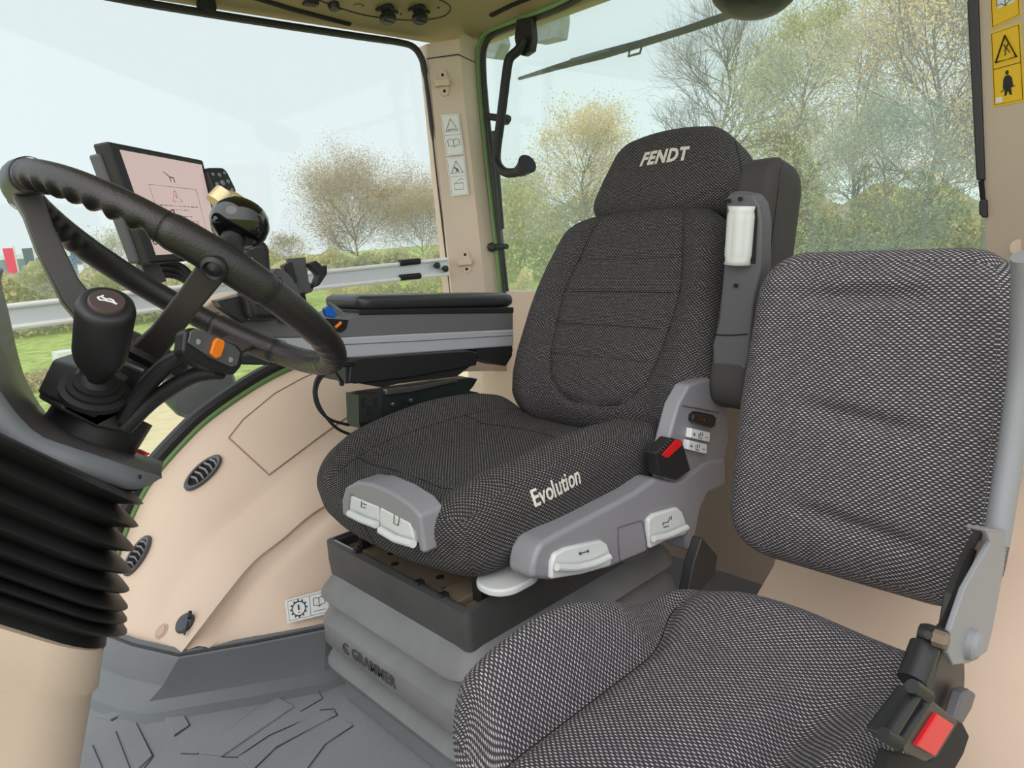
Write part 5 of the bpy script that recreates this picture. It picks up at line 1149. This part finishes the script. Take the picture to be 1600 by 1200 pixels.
# reeds between grass and hedge
hedge(-100, 150, 16.5, 590, 1.0, ml_r, 3000, .04, 'strip of dry brown reeds beyond the gravel yard', 24)
hedge(500, 830, 17, 424, 1.5, ml_g, 14000, .045, 'olive shrubs close behind the side window under the silver rail', 25)
# long shed far behind the hedge
shd = thing('shed', 'long low white shed with pale roof far behind the hedge', 'building', tuple(G(60, 120)))
A0, A1 = G(-60, 120), G(118, 128); 
mb = MB(); zt_ = ztop(60, 402, 120); up_ = V3(0, 0, zt_ - GZ); back_ = norm(V3(*(A0[:2]), 0)) * 14
mb.add(*prism([A0, A1, A1 + up_, A0 + up_], back_)); mb.build('walls', mat('shed wall', (126, 140, 150), .8), shd, smooth=False)
mb = MB(); rt = V3(0, 0, 1.6); mb.add(*prism([A0 + up_ * 1.0, A1 + up_, A1 + up_ + rt * .4, A0 + up_ + rt * .4], back_ * 1.02)); mb.build('roof', mat('shed roof', (226, 230, 232), .6), shd, smooth=False)
for (px, c1, lab) in ((10, (226, 60, 92), 'pink banner flag on its pole, leftmost of the row'), (40, (84, 100, 108), 'dark grey banner flag second from the left'), (80, (206, 216, 236), 'white banner flag third from the left'), (114, (70, 112, 160), 'blue banner flag, rightmost of the row')):
    D_ = 62; b0 = G(px, D_); b1 = G(px + (10 if px != 80 else 12), D_); side_ = b1 - b0; ft = thing('banner_flag', lab, 'flag', tuple(b0), 'banner flags far left')
    z1, z0_ = ztop(px, 388, D_), ztop(px, 428 if px < 100 else 414, D_)
    if px == 40: z0_ = ztop(px, 418, D_)
    mb = MB(); mb.add(*tube([b0 + side_ * 1.4, V3(*(b0 + side_ * 1.4)[:2], z1 + .15)], .05, 8)); mb.build('pole', m_pale, ft)
    p00 = V3(*(b0 - side_ * .4)[:2], z1); p10 = V3(*(b0 + side_ * 1.3)[:2], z1); p01 = V3(*(b0 - side_ * .3)[:2], z0_); p11 = V3(*(b0 + side_ * 1.3)[:2], z0_)
    mb = MB(); mb.add(*prism([p00, p10, p11, p01], norm(V3(*b0[:2], 0)) * .04)); mb.build('cloth', mat('flag cloth %d' % px, c1, .8), ft, smooth=False)
yp = MB(); g0 = U(540, 480, 'Z', GZ) if 0 else G(540, 30); yp.add(*tube([g0, V3(g0[0], g0[1], ztop(540, 446, 30))], .10, 10)); tag(yp.build('marker_post', mat('yellow post paint', (232, 196, 60), .6)), 'yellow marker post beyond the side window below the rail', 'post')
wb = MB(); wb.add(*pxprism([(88, 552), (132, 544), (150, 600), (100, 610)], 'Z', GZ + .06, (0, 0, .10)) if 0 else prism([U(90, 552, 'Y', 15), U(140, 545, 'Y', 15), U(142, 608, 'Y', 15), U(98, 612, 'Y', 15)], (0, .5, 0))); tag(wb.build('concrete_block', mat('pale concrete', (200, 204, 200), .9, var=12, vscale=2)), 'pale concrete block in the grass left of the horn knob', 'block')
# parts of the tractor outside the side window
mg = thing('mudguard', 'pale mudguard edge outside the window between cowl tip and green frame', 'mudguard', tuple(U(250, 730, 'Y', 1.8)))
mb = MB(); mb.add(*loft([U3([(195, 870, 1.78), (215, 800, 1.78), (235, 765, 1.78), (262, 728, 1.78), (320, 690, 1.78), (350, 670, 1.78)]), U3([(195, 800, 1.95), (205, 760, 1.95), (215, 735, 1.95), (240, 715, 1.95), (300, 700, 1.95), (335, 668, 1.95)])])); o = mb.build('guard_skin', m_pale, mg, recalc=False); md = o.modifiers.new('t', 'SOLIDIFY'); md.thickness = .006
mb = MB(); mb.add(*tube(spl(U3([(248, 714, 1.9), (268, 716, 1.88), (292, 708, 1.86), (318, 688, 1.82)]), 5), .012, 8)); mb.build('guard_rib', m_alu, mg)
xl = thing('exterior_bracket', 'black rounded housing on a green arm outside the lower side window', 'bracket', tuple(U(310, 620, 'Y', 1.85)))
mb = MB(); mb.add(*lathe([(.02, -.03), (.075, -.025), (.088, 0), (.080, .02), (.0, .03)], U(312, 604, 'Y', 1.87), (-.25, -.9, .2), 30)); mb.build('housing', m_black, xl)
mb = MB(); mb.add(*pxprism([(252, 622), (262, 616), (300, 640), (332, 668), (322, 676), (300, 655), (280, 650)], 'Y', 1.86, (0, .02, 0))); mb.build('arm', m_dgreen, xl, bevel=.003)
mb = MB(); mb.add(*tube([U(318, 640, 'Y', 1.84), U(346, 672, 'Y', 1.78)], .014, 12)); mb.build('stay', m_seam, xl)
